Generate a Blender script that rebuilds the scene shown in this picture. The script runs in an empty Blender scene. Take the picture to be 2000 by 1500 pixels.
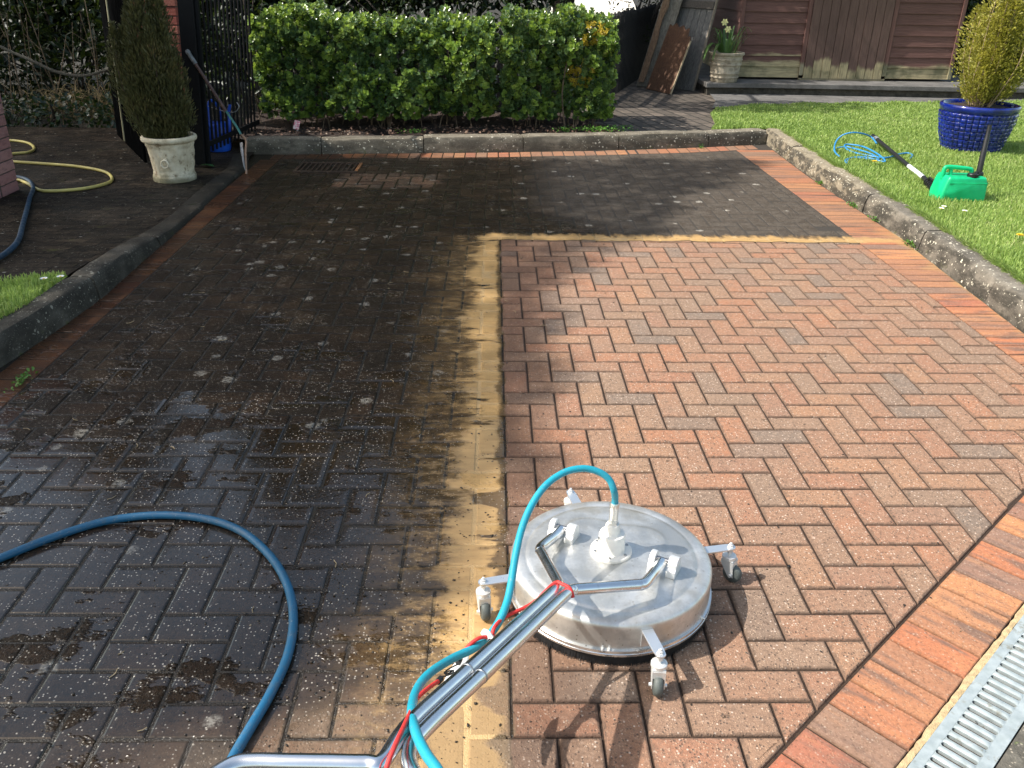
import bpy, bmesh, math, random
import numpy as np
from mathutils import Vector, Matrix

random.seed(7)
RNG = np.random.default_rng(11)
C = bpy.context.scene.collection
SC = bpy.context.scene

# ------------------------------------------------------------------ camera
CAM_POS = Vector((-0.0486, -1.3469, 1.5192))
PITCH, YAW, ROLL = 0.4527, 0.0262, 0.0158
fwd = Vector((math.sin(YAW)*math.cos(PITCH), math.cos(YAW)*math.cos(PITCH), -math.sin(PITCH)))
rt = Vector((math.cos(YAW), -math.sin(YAW), 0.0))
up = rt.cross(fwd)
r2 = math.cos(ROLL)*rt + math.sin(ROLL)*up
u2 = -math.sin(ROLL)*rt + math.cos(ROLL)*up
cam = bpy.data.cameras.new('camera')
cam.sensor_width = 36.0
cam.lens = 1666.28/2000*36
cam.clip_start = 0.05
cam.clip_end = 2000
co = bpy.data.objects.new('camera', cam)
C.objects.link(co)
mw = Matrix((r2, u2, -fwd)).transposed().to_4x4()
mw.translation = CAM_POS
co.matrix_world = mw
SC.camera = co

# ------------------------------------------------------------------ light
SUN_DIR = Vector((-0.996*math.cos(math.radians(47)), -0.09*math.cos(math.radians(47)), math.sin(math.radians(47)))).normalized()
w = bpy.data.worlds.new("World")
SC.world = w
w.use_nodes = True
wn = w.node_tree
sky = wn.nodes.new('ShaderNodeTexSky')
sky.sky_type = 'NISHITA'
sky.sun_disc = False
sky.dust_density = 2.0
sky.sun_elevation = math.radians(47)
sky.sun_rotation = math.atan2(SUN_DIR.x, SUN_DIR.y)
tint = wn.nodes.new('ShaderNodeMix')                 # warm tint takes some blue out of the sky, as white balance would
tint.data_type = 'RGBA'; tint.blend_type = 'MULTIPLY'
tint.inputs[0].default_value = 1.0
tint.inputs[7].default_value = (1.05, 0.98, 0.83, 1.0)
wn.links.new(sky.outputs[0], tint.inputs[6])
wn.links.new(tint.outputs[2], wn.nodes['Background'].inputs[0])
wn.nodes['Background'].inputs[1].default_value = 0.15
sun = bpy.data.lights.new('sun', 'SUN')
sun.energy = 3.5
sun.angle = math.radians(0.5)
sun.color = (1.0, 0.955, 0.89)
so = bpy.data.objects.new('sun', sun)
C.objects.link(so)
so.rotation_euler = SUN_DIR.to_track_quat('Z', 'Y').to_euler()
SC.view_settings.view_transform = 'Standard'
SC.view_settings.look = 'None'
SC.view_settings.exposure = 1.02
SC.view_settings.gamma = 1.0

# ------------------------------------------------------------------ node helpers
class S:
    """a socket with arithmetic"""
    def __init__(s, g, k): s.g, s.k = g, k
    def _b(s, op, o, r=False):
        return s.g.math(op, o, s) if r else s.g.math(op, s, o)
    def __add__(s, o): return s._b('ADD', o)
    def __radd__(s, o): return s._b('ADD', o)
    def __sub__(s, o): return s._b('SUBTRACT', o)
    def __rsub__(s, o): return s._b('SUBTRACT', o, True)
    def __mul__(s, o): return s._b('MULTIPLY', o)
    def __rmul__(s, o): return s._b('MULTIPLY', o)

class G:
    def __init__(s, name):
        s.mat = bpy.data.materials.new(name)
        s.mat.use_nodes = True
        s.nt = s.mat.node_tree
        s.bsdf = s.nt.nodes['Principled BSDF']
        s.out = s.nt.nodes['Material Output']
    def node(s, t, **kw):
        n = s.nt.nodes.new('ShaderNode' + t)
        for k, v in kw.items(): setattr(n, k, v)
        return n
    def put(s, inp, v):
        if isinstance(v, S): s.nt.links.new(v.k, inp)
        elif isinstance(v, (tuple, list)):
            n = len(inp.default_value)
            v = tuple(v)
            inp.default_value = v + (1.0,) if len(v) < n else v
        else: inp.default_value = v
    def math(s, op, a, b=0.0, c=0.0, clamp=False):
        n = s.node('Math', operation=op, use_clamp=clamp)
        s.put(n.inputs[0], a); s.put(n.inputs[1], b); s.put(n.inputs[2], c)
        return S(s, n.outputs[0])
    def mx(s, a, b): return s.math('MAXIMUM', a, b)
    def mn(s, a, b): return s.math('MINIMUM', a, b)
    def pos(s): return S(s, s.node('NewGeometry').outputs['Position'])
    def obj(s): return S(s, s.node('TexCoord').outputs['Object'])
    def nz(s):
        n = s.node('SeparateXYZ'); s.put(n.inputs[0], S(s, s.node('NewGeometry').outputs['Normal']))
        return S(s, n.outputs[2])
    def rnd(s): return S(s, s.node('NewGeometry').outputs['Random Per Island'])
    def orand(s): return S(s, s.node('ObjectInfo').outputs['Random'])
    def xyz(s, v):
        n = s.node('SeparateXYZ'); s.put(n.inputs[0], v)
        return [S(s, o) for o in n.outputs]
    def vec(s, x, y, z=0.0):
        n = s.node('CombineXYZ')
        for i, q in enumerate((x, y, z)): s.put(n.inputs[i], q)
        return S(s, n.outputs[0])
    def scl(s, v, f):
        n = s.node('VectorMath', operation='MULTIPLY')
        s.put(n.inputs[0], v); n.inputs[1].default_value = f
        return S(s, n.outputs[0])
    def vadd(s, v, o):
        n = s.node('VectorMath', operation='ADD')
        s.put(n.inputs[0], v); s.put(n.inputs[1], o)
        return S(s, n.outputs[0])
    def noise(s, v, scale, detail=2.0, rough=0.5, color=False, dist=0.0):
        n = s.node('TexNoise')
        s.put(n.inputs['Vector'], v)
        n.inputs['Scale'].default_value = scale
        n.inputs['Detail'].default_value = detail
        n.inputs['Roughness'].default_value = rough
        n.inputs['Distortion'].default_value = dist
        return S(s, n.outputs[1 if color else 0])
    def voro(s, v, scale, feat='F1', out='Distance', rand=1.0):
        n = s.node('TexVoronoi', feature=feat)
        s.put(n.inputs['Vector'], v)
        n.inputs['Scale'].default_value = scale
        n.inputs['Randomness'].default_value = rand
        return S(s, n.outputs[out])
    def white(s, v):
        n = s.node('TexWhiteNoise', noise_dimensions='1D')
        s.put(n.inputs['W'], v)
        return S(s, n.outputs[0])
    def sm(s, v, a, b, lo=0.0, hi=1.0):
        n = s.node('MapRange', interpolation_type='SMOOTHSTEP')
        s.put(n.inputs[0], v)
        for i, q in ((1, a), (2, b), (3, lo), (4, hi)): s.put(n.inputs[i], q)
        return S(s, n.outputs[0])
    def mix(s, f, a, b, mode='MIX'):
        n = s.node('Mix', data_type='RGBA', blend_type=mode)
        s.put(n.inputs[0], f); s.put(n.inputs[6], a); s.put(n.inputs[7], b)
        return S(s, n.outputs[2])
    def ramp(s, f, stops, mode='LINEAR'):
        n = s.node('ValToRGB')
        n.color_ramp.interpolation = mode
        el = n.color_ramp.elements
        while len(el) < len(stops): el.new(0.5)
        for e, (p, c) in zip(el, stops):
            e.position = p; e.color = tuple(c) + (1.0,)
        s.put(n.inputs[0], f)
        return S(s, n.outputs[0])
    def bump(s, h, dist, strength=1.0, normal=None):
        n = s.node('Bump')
        s.put(n.inputs['Strength'], strength)
        n.inputs['Distance'].default_value = dist
        s.put(n.inputs['Height'], h)
        if normal is not None: s.put(n.inputs['Normal'], normal)
        return S(s, n.outputs[0])
    def fin(s, base=None, rough=None, normal=None, metal=None, **kw):
        for k, v in (('Base Color', base), ('Roughness', rough), ('Normal', normal), ('Metallic', metal)):
            if v is not None: s.put(s.bsdf.inputs[k], v)
        for k, v in kw.items(): s.put(s.bsdf.inputs[k.replace('_', ' ')], v)
        return s.mat
    def translucent(s, col, fac, normal=None):
        t = s.node('BsdfTranslucent'); s.put(t.inputs[0], col)
        m = s.node('MixShader'); m.inputs[0].default_value = fac
        s.nt.links.new(s.bsdf.outputs[0], m.inputs[1]); s.nt.links.new(t.outputs[0], m.inputs[2])
        s.nt.links.new(m.outputs[0], s.out.inputs[0])

def plain(name, col, rough=0.5, metal=0.0, var=0.25, scale=20.0, bump=0.0, bscale=200.0, rvar=0.0, dark=None, **kw):
    """a surface with uneven colour, gloss and a fine grain"""
    g = G(name); p = g.obj()
    n = g.noise(p, scale, 4, 0.6)
    d = tuple(c*(1-var) for c in col) if dark is None else dark
    base = g.mix(g.sm(n, 0.3, 0.7), d, tuple(min(1, c*(1+var*0.4)) for c in col))
    r = g.sm(g.noise(p, scale*1.7, 4, 0.6), 0.25, 0.75, max(0.02, rough-rvar), min(1, rough+rvar)) if rvar else rough
    nm = g.bump(g.noise(p, bscale, 3, 0.6), bump) if bump else None
    return g.fin(base, r, nm, metal, **kw)

# ------------------------------------------------------------------ mesh helpers
def link(o, parent=None):
    C.objects.link(o)
    if parent is not None: o.parent = parent
    return o

def tag(o, label=None, cat=None, group=None, kind=None):
    if label: o['label'] = label
    if cat: o['category'] = cat
    if group: o['group'] = group
    if kind: o['kind'] = kind
    return o

def thing(name, loc, label, cat, group=None):
    o = bpy.data.objects.new(name, None)
    o.empty_display_size = 0.1
    C.objects.link(o)
    o.location = loc
    return tag(o, label, cat, group)

def frame(d):
    d = Vector(d).normalized()
    a = Vector((0, 0, 1)) if abs(d.z) < 0.9 else Vector((1, 0, 0))
    x = d.cross(a).normalized()
    return x, d.cross(x).normalized(), d

def spline(pts, sub=8, closed=False):
    P = [Vector(p) for p in pts]
    n = len(P); out = []
    for i in range(n if closed else n-1):
        g = lambda k: P[k % n] if closed else P[max(0, min(n-1, k))]
        p0, p1, p2, p3 = g(i-1), g(i), g(i+1), g(i+2)
        for k in range(sub):
            t = k/sub
            out.append(0.5*((2*p1) + (p2-p0)*t + (2*p0-5*p1+4*p2-p3)*t*t + (3*p1-p0-3*p2+p3)*t**3))
    if not closed: out.append(P[-1])
    return out

class MB:
    def __init__(s): s.v, s.f, s.m = [], [], []
    def add(s, vs, fs, mi=0):
        b = len(s.v)
        s.v += [tuple(v) for v in vs]
        s.f += [tuple(i+b for i in f) for f in fs]
        s.m += [mi]*len(fs)
        return s
    def box(s, c, size, M=None, mi=0, taper=1.0):
        hx, hy, hz = [q/2 for q in size]
        vs = []
        for z in (-hz, hz):
            t = taper if z > 0 else 1.0
            for x, y in ((-hx, -hy), (hx, -hy), (hx, hy), (-hx, hy)):
                v = Vector((x*t, y*t, z))
                if M is not None: v = M @ v
                vs.append(v + Vector(c))
        return s.add(vs, [(3, 2, 1, 0), (4, 5, 6, 7), (0, 1, 5, 4), (1, 2, 6, 5), (2, 3, 7, 6), (3, 0, 4, 7)], mi)
    def prism(s, poly, d, mi=0):
        """poly: 3-D points of a flat outline, d: extrusion vector"""
        n = len(poly); d = Vector(d)
        vs = [Vector(p) for p in poly] + [Vector(p)+d for p in poly]
        fs = [tuple(range(n))[::-1], tuple(range(n, 2*n))] + [(i, (i+1) % n, n+(i+1) % n, n+i) for i in range(n)]
        return s.add(vs, fs, mi)
    def lathe(s, prof, c=(0, 0, 0), seg=32, mi=0, axis=(0, 0, 1), fn=None):
        x, y, d = frame(axis) if tuple(axis) != (0, 0, 1) else (Vector((1, 0, 0)), Vector((0, 1, 0)), Vector((0, 0, 1)))
        vs, fs = [], []
        n = len(prof)
        for i, (r, z) in enumerate(prof):
            for k in range(seg):
                a = 2*math.pi*k/seg
                rr, zz = fn(r, z, a, i) if fn else (r, z)
                vs.append(Vector(c) + x*rr*math.cos(a) + y*rr*math.sin(a) + d*zz)
        for i in range(n-1):
            for k in range(seg):
                k2 = (k+1) % seg
                fs.append((i*seg+k, i*seg+k2, (i+1)*seg+k2, (i+1)*seg+k))
        if prof[0][0] > 1e-6: fs.append(tuple(range(seg))[::-1])
        if prof[-1][0] > 1e-6: fs.append(tuple((n-1)*seg+k for k in range(seg)))
        return s.add(vs, fs, mi)
    def cyl(s, a, b, r, r2=None, seg=16, mi=0):
        a, b = Vector(a), Vector(b)
        L = (b-a).length
        return s.lathe([(r, 0), (r if r2 is None else r2, L)], a, seg, mi, tuple((b-a)/L))
    def tube(s, pts, r, seg=10, mi=0, taper=None, cap=True):
        P = [Vector(p) for p in pts]; n = len(P)
        x = None; vs, fs = [], []
        for i in range(n):
            d = (P[min(n-1, i+1)] - P[max(0, i-1)]).normalized()
            if x is None: x, _, _ = frame(d)
            x = (x - d*x.dot(d)).normalized(); y = d.cross(x)
            rr = r if taper is None else r*(1+(taper-1)*i/(n-1))
            for k in range(seg):
                a = 2*math.pi*k/seg
                vs.append(P[i] + x*rr*math.cos(a) + y*rr*math.sin(a))
        for i in range(n-1):
            for k in range(seg):
                k2 = (k+1) % seg
                fs.append((i*seg+k, i*seg+k2, (i+1)*seg+k2, (i+1)*seg+k))
        if cap:
            fs.append(tuple(range(seg))[::-1]); fs.append(tuple((n-1)*seg+k for k in range(seg)))
        return s.add(vs, fs, mi)
    def build(s, name, mats, parent=None, smooth=False, bevel=0.0, seg=2, angle=35):
        off = parent.matrix_world.translation if parent is not None else Vector((0, 0, 0))
        if parent is not None:
            off = Vector(parent.location)
            q = parent.parent
            while q is not None:
                off += Vector(q.location); q = q.parent
        me = bpy.data.meshes.new(name)
        me.from_pydata([(a-off.x, b-off.y, c-off.z) for a, b, c in s.v], [], s.f)
        for m in (mats if isinstance(mats, (list, tuple)) else [mats]): me.materials.append(m)
        if len(me.materials) > 1: me.polygons.foreach_set('material_index', s.m)
        bm = bmesh.new(); bm.from_mesh(me)
        bmesh.ops.recalc_face_normals(bm, faces=bm.faces)
        if bevel:
            ed = [e for e in bm.edges if len(e.link_faces) == 2 and e.calc_face_angle(0) > math.radians(angle)]
            bmesh.ops.bevel(bm, geom=ed, offset=bevel, segments=seg, profile=0.6, affect='EDGES', clamp_overlap=True)
        bm.to_mesh(me); bm.free()
        if smooth:
            me.polygons.foreach_set('use_smooth', [True]*len(me.polygons))
            me.set_sharp_from_angle(angle=math.radians(smooth if smooth is not True else 40))
        me.update()
        return link(bpy.data.objects.new(name, me), parent)

def np_mesh(name, V, F, mat, parent=None, smooth=False):
    """triangles or quads from numpy arrays"""
    if parent is not None:
        off = Vector(parent.location); q = parent.parent
        while q is not None: off += Vector(q.location); q = q.parent
        V = V - np.array(off)
    me = bpy.data.meshes.new(name)
    k = F.shape[1]
    me.vertices.add(len(V)); me.vertices.foreach_set('co', np.ascontiguousarray(V, dtype=np.float32).ravel())
    me.loops.add(F.size); me.loops.foreach_set('vertex_index', np.ascontiguousarray(F, dtype=np.int32).ravel())
    me.polygons.add(len(F)); me.polygons.foreach_set('loop_start', np.arange(0, F.size, k, dtype=np.int32))
    me.update(calc_edges=True)
    me.materials.append(mat)
    if smooth: me.polygons.foreach_set('use_smooth', [True]*len(F))
    return link(bpy.data.objects.new(name, me), parent)

LEAF = np.array([(0, 0, 0), (-.30, .38, .07), (.30, .38, .07), (0, .45, 0), (-.33, .70, .05), (.33, .70, .05), (0, 1.0, -.08)], float)
LEAF_T = np.array([(0, 3, 1), (0, 2, 3), (1, 3, 6), (1, 6, 4), (3, 2, 5), (3, 5, 6)])
NARROW = np.array([(0, 0, 0), (-.5, .45, .05), (.5, .45, .05), (0, .5, 0), (-.35, .75, 0), (.35, .75, 0), (0, 1.0, -.05)], float)

def leaf_cloud(P, D, size, width=1.0, roll=None, shape=LEAF):
    """one leaf per point P growing along D"""
    n = len(P)
    D = D/np.maximum(1e-6, np.linalg.norm(D, axis=1, keepdims=True))
    A = np.tile(np.array([0, 0, 1.0]), (n, 1)); A[np.abs(D[:, 2]) > .95] = (1, 0, 0)
    X = np.cross(D, A); X /= np.linalg.norm(X, axis=1, keepdims=True)
    N = np.cross(X, D)
    if roll is not None:
        c, q = np.cos(roll)[:, None], np.sin(roll)[:, None]
        X, N = X*c + N*q, N*c - X*q
    L = shape
    V = (P[:, None, :] + size[:, None, None]*(L[None, :, 0, None]*width*X[:, None, :] + L[None, :, 1, None]*D[:, None, :] + L[None, :, 2, None]*N[:, None, :]))
    F = LEAF_T[None] + (np.arange(n)*len(L))[:, None, None]
    return V.reshape(-1, 3), F.reshape(-1, 3)

def join_np(parts):
    Vs, Fs, b = [], [], 0
    for V, F in parts:
        Vs.append(V); Fs.append(F+b); b += len(V)
    return np.concatenate(Vs), np.concatenate(Fs)

def unit(n):
    v = RNG.normal(size=(n, 3)); return v/np.linalg.norm(v, axis=1, keepdims=True)

# ------------------------------------------------------------------ the driveway: paving, stains and wet
def stains(g):
    """where the paving has been cleaned, where slurry lies, where it is still dirty and wet"""
    p = g.pos(); x, y, z = g.xyz(p)
    wob = g.noise(p, 9, 5, .65) - 0.5
    ex = x + wob*0.075
    ey = y + (g.noise(p, 7, 3) - 0.5)*0.07
    clean = g.sm(ex, -0.004, 0.010)*g.sm(ey, 3.835, 3.805)
    # drags of sandy slurry beside the cleaned area, pulled sideways along the courses
    A = g.noise(g.vec(x*3.5, y*9.0), 1.0, 6, 0.68) - 0.5
    B = g.noise(g.vec(x*14.0, y*30.0), 1.0, 6, 0.75)
    broad = g.noise(g.vec(x*0.6, y*1.5), 1.0, 3) - 0.5
    d = x + 0.168 + A*0.24 + broad*0.32 + g.sm(y, 1.1, 0.3, 0.0, 0.05)
    core = g.sm(d + (B-0.5)*0.16, -0.035, 0.055)
    tail = g.sm(d, -0.26, 0.05)*g.sm(B, 0.44, 0.66)*0.7
    s1 = g.mx(core*0.97, tail)*g.sm(ex, 0.0, -0.014)*g.sm(y, 3.95, 3.88)
    st2 = g.noise(g.vec(x*14.0, y*5.0), 1.0, 4, 0.65)
    s2 = g.sm(y + (st2-0.5)*0.26, 3.99, 3.90)*g.sm(ey, 3.825, 3.845)*g.sm(x, -0.16, -0.02)*g.sm(x, 2.7, 2.5)
    s3 = g.sm(x + (g.noise(p, 5, 3)-0.5)*0.3, 2.44, 2.56)*g.sm(y, 4.3, 3.9)*g.sm(y, 1.6, 2.4)*0.75
    fleck = g.mn(g.sm(g.noise(g.vec(x*55.0, y*100.0), 1.0, 4, 0.7), 0.31, 0.37), g.sm(g.noise(g.vec(x*16.0, y*36.0, 5.0), 1.0, 6, 0.75), 0.28, 0.36))
    gap = g.sm(g.noise(g.vec(x*4.0, y*13.0, 3.0), 1.0, 4, 0.65), 0.33, 0.42)
    dark_edge = g.sm(ex + g.sm(g.noise(g.vec(x*2.0, y*6.0, 9.0), 1.0, 3), 0.45, 0.7, 0.0, 0.10)*g.sm(y, 1.4, 0.9), -0.035, -0.012)*g.sm(y, 3.9, 3.7)
    slurry = g.mx(s1*gap*(1.0-dark_edge*0.85), g.mx(s2, s3))*fleck
    # half-dried muddy part at the bottom
    mud = g.sm(y + (g.noise(p, 4, 3)-0.5)*0.5 - x*0.35, 0.38, 0.10)*(1.0-clean)*g.sm(x, -0.95, -0.40)
    dirty = (1.0-clean)
    dry = g.sm(x*0.9 + y + wob*0.6, 4.35, 5.1)*g.sm(y, 3.9, 4.0)*g.sm(x, 0.0, 0.7)
    wet = dirty*(1.0-dry)
    pud = g.sm(g.noise(g.vec(x*1.0, y*1.6), 3.4, 5, 0.66) + g.sm(y, 2.4, 0.7, -0.06, 0.075)*g.sm(x, 0.1, -0.3, 0.5, 1.0) + g.sm(y, 0.25, 0.55)*g.sm(y, 1.7, 1.0)*g.sm(x, -1.9, -1.3)*0.058, 0.50, 0.545)*g.sm(y, 4.5, 1.5, 0.35, 1.0)*wet*(1.0-mud*0.8)
    return dict(p=p, x=x, y=y, clean=clean, slurry=slurry, mud=mud, dirty=dirty, wet=wet, pud=pud, dry=dry, wob=wob)

def specks(g, p, scale, lo, hi, amt):
    """hard chips of stone and painted glints showing in the surface: a mask of a share of small cells"""
    v = g.node('TexVoronoi', feature='F1'); g.put(v.inputs['Vector'], p); v.inputs['Scale'].default_value = scale
    d = S(g, v.outputs['Distance']); c = S(g, v.outputs['Color'])
    r = g.xyz(c)[0]
    return g.sm(d, hi, lo)*g.sm(r, 1.0-amt, 1.0-amt+0.02)

def paving_mat(name, clay=False):
    g = G(name); k = stains(g); p = k['p']; x_, y_ = k['x'], k['y']
    r = g.rnd()
    r2_ = g.white(r*917.0)
    ea = g.node('Attribute', attribute_name='edge'); edge = S(g, ea.outputs['Fac'])
    if clay:
        col = g.ramp(r, [(0.0, (.44, .165, .085)), (.3, (.38, .18, .10)), (.5, (.28, .15, .10)), (.66, (.48, .22, .105)), (.82, (.24, .16, .12)), (1.0, (.42, .14, .08))])
        sl_ = g.sm((x_-0.54)*(-0.674)+(y_+0.08)*0.738, 0.02, 0.0)
        al = (x_*0.738+y_*0.674)*sl_ + y_*(1.0-sl_); ac = (x_*0.674-y_*0.738)*sl_ + x_*(1.0-sl_)
        smear = g.noise(g.vec(al*26.0+r*40.0, ac*4.0), 1.0, 5, 0.6)
        col = g.mix(g.sm(smear, 0.48, 0.66)*0.85, col, (.155, .105, .085))
        col = g.mix(g.sm(smear, 0.46, 0.30)*0.5, col, (.50, .245, .115))
        col = g.mix(g.sm(g.noise(p, 120.0, 5, .7), .52, .68)*.6, col, (.13, .075, .05))
    else:
        col = g.ramp(r, [(0.0, (.42, .19, .10)), (.16, (.37, .215, .125)), (.3, (.48, .205, .095)), (.44, (.33, .21, .13)), (.56, (.47, .25, .125)), (.68, (.31, .22, .145)),
                         (.76, (.45, .20, .10)), (.82, (.23, .19, .145)), (.88, (.20, .175, .14)), (.94, (.40, .25, .14)), (1.0, (.17, .155, .13))])
        col = g.mix(g.sm(g.noise(g.vadd(p, g.vec(r*13.0, r*29.0)), 14.0, 4, 0.65), 0.35, 0.75)*0.55, col, (.32, .225, .15))
    col = g.mix(g.sm(g.noise(p, 240.0, 3, 0.7), 0.3, 0.7)*0.55, col, (.10, .06, .04)) if not clay else g.mix(g.sm(g.noise(p, 160.0, 3, 0.7), 0.4, 0.75)*0.3, col, (.16, .09, .06))
    mott = g.noise(p, 62.0, 5, 0.72)
    col = g.mix(g.sm(mott, 0.50, 0.70)*(0.25 if clay else 0.65), col, (.11, .068, .045))
    col = g.mix(g.sm(mott, 0.46, 0.30)*(0.15 if clay else 0.45), col, (.56, .43, .31))
    chips = specks(g, p, 170.0, 0.22, 0.44, 0.38)
    chips2 = specks(g, g.vadd(p, (3.1, 1.7, 0)), 96.0, 0.16, 0.30, 0.26)
    darks = specks(g, g.vadd(p, (7.3, 2.2, 0)), 140.0, 0.25, 0.45, 0.24)
    a = 0.25 if clay else 1.0
    col = g.mix(darks*0.75*a, col, (.05, .04, .035))
    col = g.mix(chips*0.7*a, col, g.mix(r2_, (.60, .47, .32), (.54, .36, .22)))
    col = g.mix(chips2*0.75*a, col, (.80, .71, .57))
    peb = specks(g, g.vadd(p, (9.1, 5.7, 0)), 58.0, 0.10, 0.19, 0.20)
    col = g.mix(peb*0.7*a, col, g.mix(r2_, (.78, .68, .53), (.60, .50, .38)))
    pit = specks(g, g.vadd(p, (2.1, 9.7, 0)), 60.0, 0.12, 0.22, 0.18)
    col = g.mix(pit*0.8*a, col, (.06, .045, .035))
    eg = g.sm(edge + (g.noise(p, 45.0, 5, .72)-0.5)*1.5, 0.62, 1.05)
    col = g.mix(eg*(0.35 if clay else 0.72), col, (.070, .043, .028))
    if not clay: col = g.mix(0.22, g.mix(1.0, col, (.94, .87, .885), 'MULTIPLY'), (.30, .235, .185))
    # crumbs of dirt left on the cleaned part
    crumb = g.sm(g.noise(p, 26.0, 5, 0.7), 0.645, 0.68)*g.sm(g.noise(p, 3.0, 2), 0.36, 0.6)
    col = g.mix(crumb*0.85, col, (.06, .045, .03))
    # the dirty surface
    if clay:
        film = g.ramp(g.noise(p, 5.0, 4, 0.6), [(0.3, (.014, .009, .005)), (0.7, (.085, .034, .014))])
        film = g.mix(0.16, film, col)
        film = g.mix(0.4, film, (.030, .015, .008))
    else:
        film = g.ramp(g.noise(p, 3.2, 5, 0.62), [(0.3, (.0062, .0043, .0023)), (0.5, (.011, .0072, .0036)), (0.72, (.024, .014, .0062))])
        film = g.mix(0.045, film, col)
        patch = g.sm(g.mx(g.math('ABSOLUTE', (x_+.88)*2.3), g.math('ABSOLUTE', (y_-5.45)*3.6)) + (g.noise(p, 6.0, 4)-0.5)*0.9, 1.05, 0.75)
        film = g.mix(patch*0.38, film, col)
        film = g.mix(g.sm(edge + (g.noise(p, 30.0, 5, .7)-0.5)*1.2, 0.5, 1.0)*0.6, film, (.012, .008, .0045))
        film = g.mix(g.sm(g.noise(p, 170.0, 5, 0.75), 0.44, 0.74)*0.7, film, (.036, .025, .015))
        film = g.mix(g.sm(g.noise(p, 48.0, 6, 0.75), 0.48, 0.64)*0.7, film, (.005, .004, .003))
        film = g.mix(g.sm(g.noise(g.vadd(p, (4.0, 4.0, 0)), 85.0, 5, 0.75), 0.54, 0.68)*0.7, film, (.056, .042, .029))
        sp = g.mx(specks(g, p, 130.0, 0.18, 0.34, 0.24), g.mx(specks(g, g.vadd(p, (5.5, 8.1, 0)), 84.0, 0.12, 0.22, 0.22), specks(g, g.vadd(p, (1.5, 3.1, 0)), 46.0, 0.07, 0.14, 0.14)))
        film = g.mix(sp*g.sm(g.noise(p, 2.0, 3), 0.35, 0.6, 0.45, 1.0), film, (.40, .36, .30))  # pale stone chips and the wet film's glints, both painted in
        lich = specks(g, g.vadd(g.vadd(p, g.scl(g.noise(p, 30.0, 2, color=True), (.03, .03, .0))), (1.5, 4.4, 0)), 7.0, 0.15, 0.23, 0.36)
        film = g.mix(lich*g.sm(g.noise(p, 60.0, 4, .7), 0.38, 0.58)*(k['dry']*0.6+0.45), film, (.42, .39, .33))
        film = g.mix(k['dry']*g.sm(g.noise(p, 11.0, 5, .7), .3, .7, .4, .85), film, g.ramp(g.noise(p, 180.0, 3, 0.7), [(0.3, (.028, .023, .018)), (0.7, (.20, .17, .138))]))
        film = g.mix(g.sm(x_ + g.noise(p, 5.0, 4)*0.5, -0.30, 0.16)*g.sm(y_, 4.0, 3.6)*0.32, film, (.20, .125, .055))
        film = g.mix(lich*k['dry']*g.sm(g.noise(p, 60.0, 4, .7), 0.38, 0.58)*.7, film, (.42, .39, .33))
        film = g.mix(k['mud']*0.66, film, g.mix(0.4, g.ramp(g.noise(p, 60.0, 5, 0.7), [(0.3, (.11, .085, .06)), (0.7, (.27, .21, .15))]), col))
    if clay:
        dirt = k['dirty']*g.sm(k['x'] + g.noise(p, 3.0, 2)*0.5, 0.2, -0.9)
        rest = k['dirty']*(1.0-dirt)
        base = g.mix(dirt, g.mix(rest*0.25, col, (.20, .12, .07)), film)
        wet = dirt
    else:
        base = g.mix(k['dirty'], col, film)
        wet = k['wet']
    sl = g.ramp(g.noise(g.vec(x_*9.0, y_*40.0), 1.0, 5, 0.65), [(0.3, (.385, .235, .096)), (0.7, (.51, .328, .140))])
    sl = g.mix(k['mud']*0.7, sl, (.27, .185, .10))
    base = g.mix(k['slurry']*(0.75 if clay else 0.96), base, sl)
    # damp halo on the cleaned bricks close to the edge
    ex = k['x']
    damp = k['clean']*g.sm(ex + k['wob']*0.5 - g.sm(y_, 2.4, 3.7)*0.18, 0.36, 0.03)*0.55
    base = g.mix(damp, base, (.09, .05, .035))
    rough = g.mix(wet, (.82, .82, .82), (.29, .29, .29))
    rough = g.mix(k['pud']*(1.0-k['slurry']), rough, (.04, .04, .04))
    rough = g.mix(k['slurry'], rough, (.42, .42, .42))
    rough = g.mix(k['mud'], rough, (.6, .6, .6))
    h = g.noise(p, 330.0, 3, 0.65)*0.6 + chips*0.35 - darks*0.5 - pit*0.8 + peb*0.4 + g.noise(p, 70.0, 3, 0.6)*0.9
    h = h + g.noise(p, 22.0, 4, 0.65)*k['dirty']*1.2
    hw = h*(1.0-k['pud']*0.90)*(1.0-k['slurry']*0.6)
    nm = g.bump(hw, 0.0024 if not clay else 0.0010, 1.0)
    g.put(g.bsdf.inputs['Specular IOR Level'], g.mx(k['pud']*0.55, g.sm(g.noise(p, 260.0, 3, .7), 0.5, 0.72, 0.06, 0.40)))
    return g.fin(base, rough, nm)

def joint_mat():
    g = G('joint_sand'); k = stains(g); p = k['p']
    col = g.ramp(g.noise(p, 90.0, 4, 0.7), [(0.3, (.016, .009, .006)), (0.7, (.060, .034, .018))])
    film = g.ramp(g.noise(p, 60.0, 4, 0.7), [(0.3, (.008, .0056, .0032)), (0.7, (.028, .019, .010))])
    film = g.mix(k['dry']*.6, film, (.050, .042, .033))
    base = g.mix(k['dirty'], col, film)
    base = g.mix(k['slurry']*0.95, base, (.56, .37, .17))
    rough = g.mix(k['wet'], (.9, .9, .9), (.22, .22, .22))
    return g.fin(base, rough, g.bump(g.noise(p, 260.0, 3, 0.7), 0.003))

M_PAVE = paving_mat('concrete_block')
M_CLAY = paving_mat('clay_paver', clay=True)
M_JOINT = joint_mat()

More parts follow.
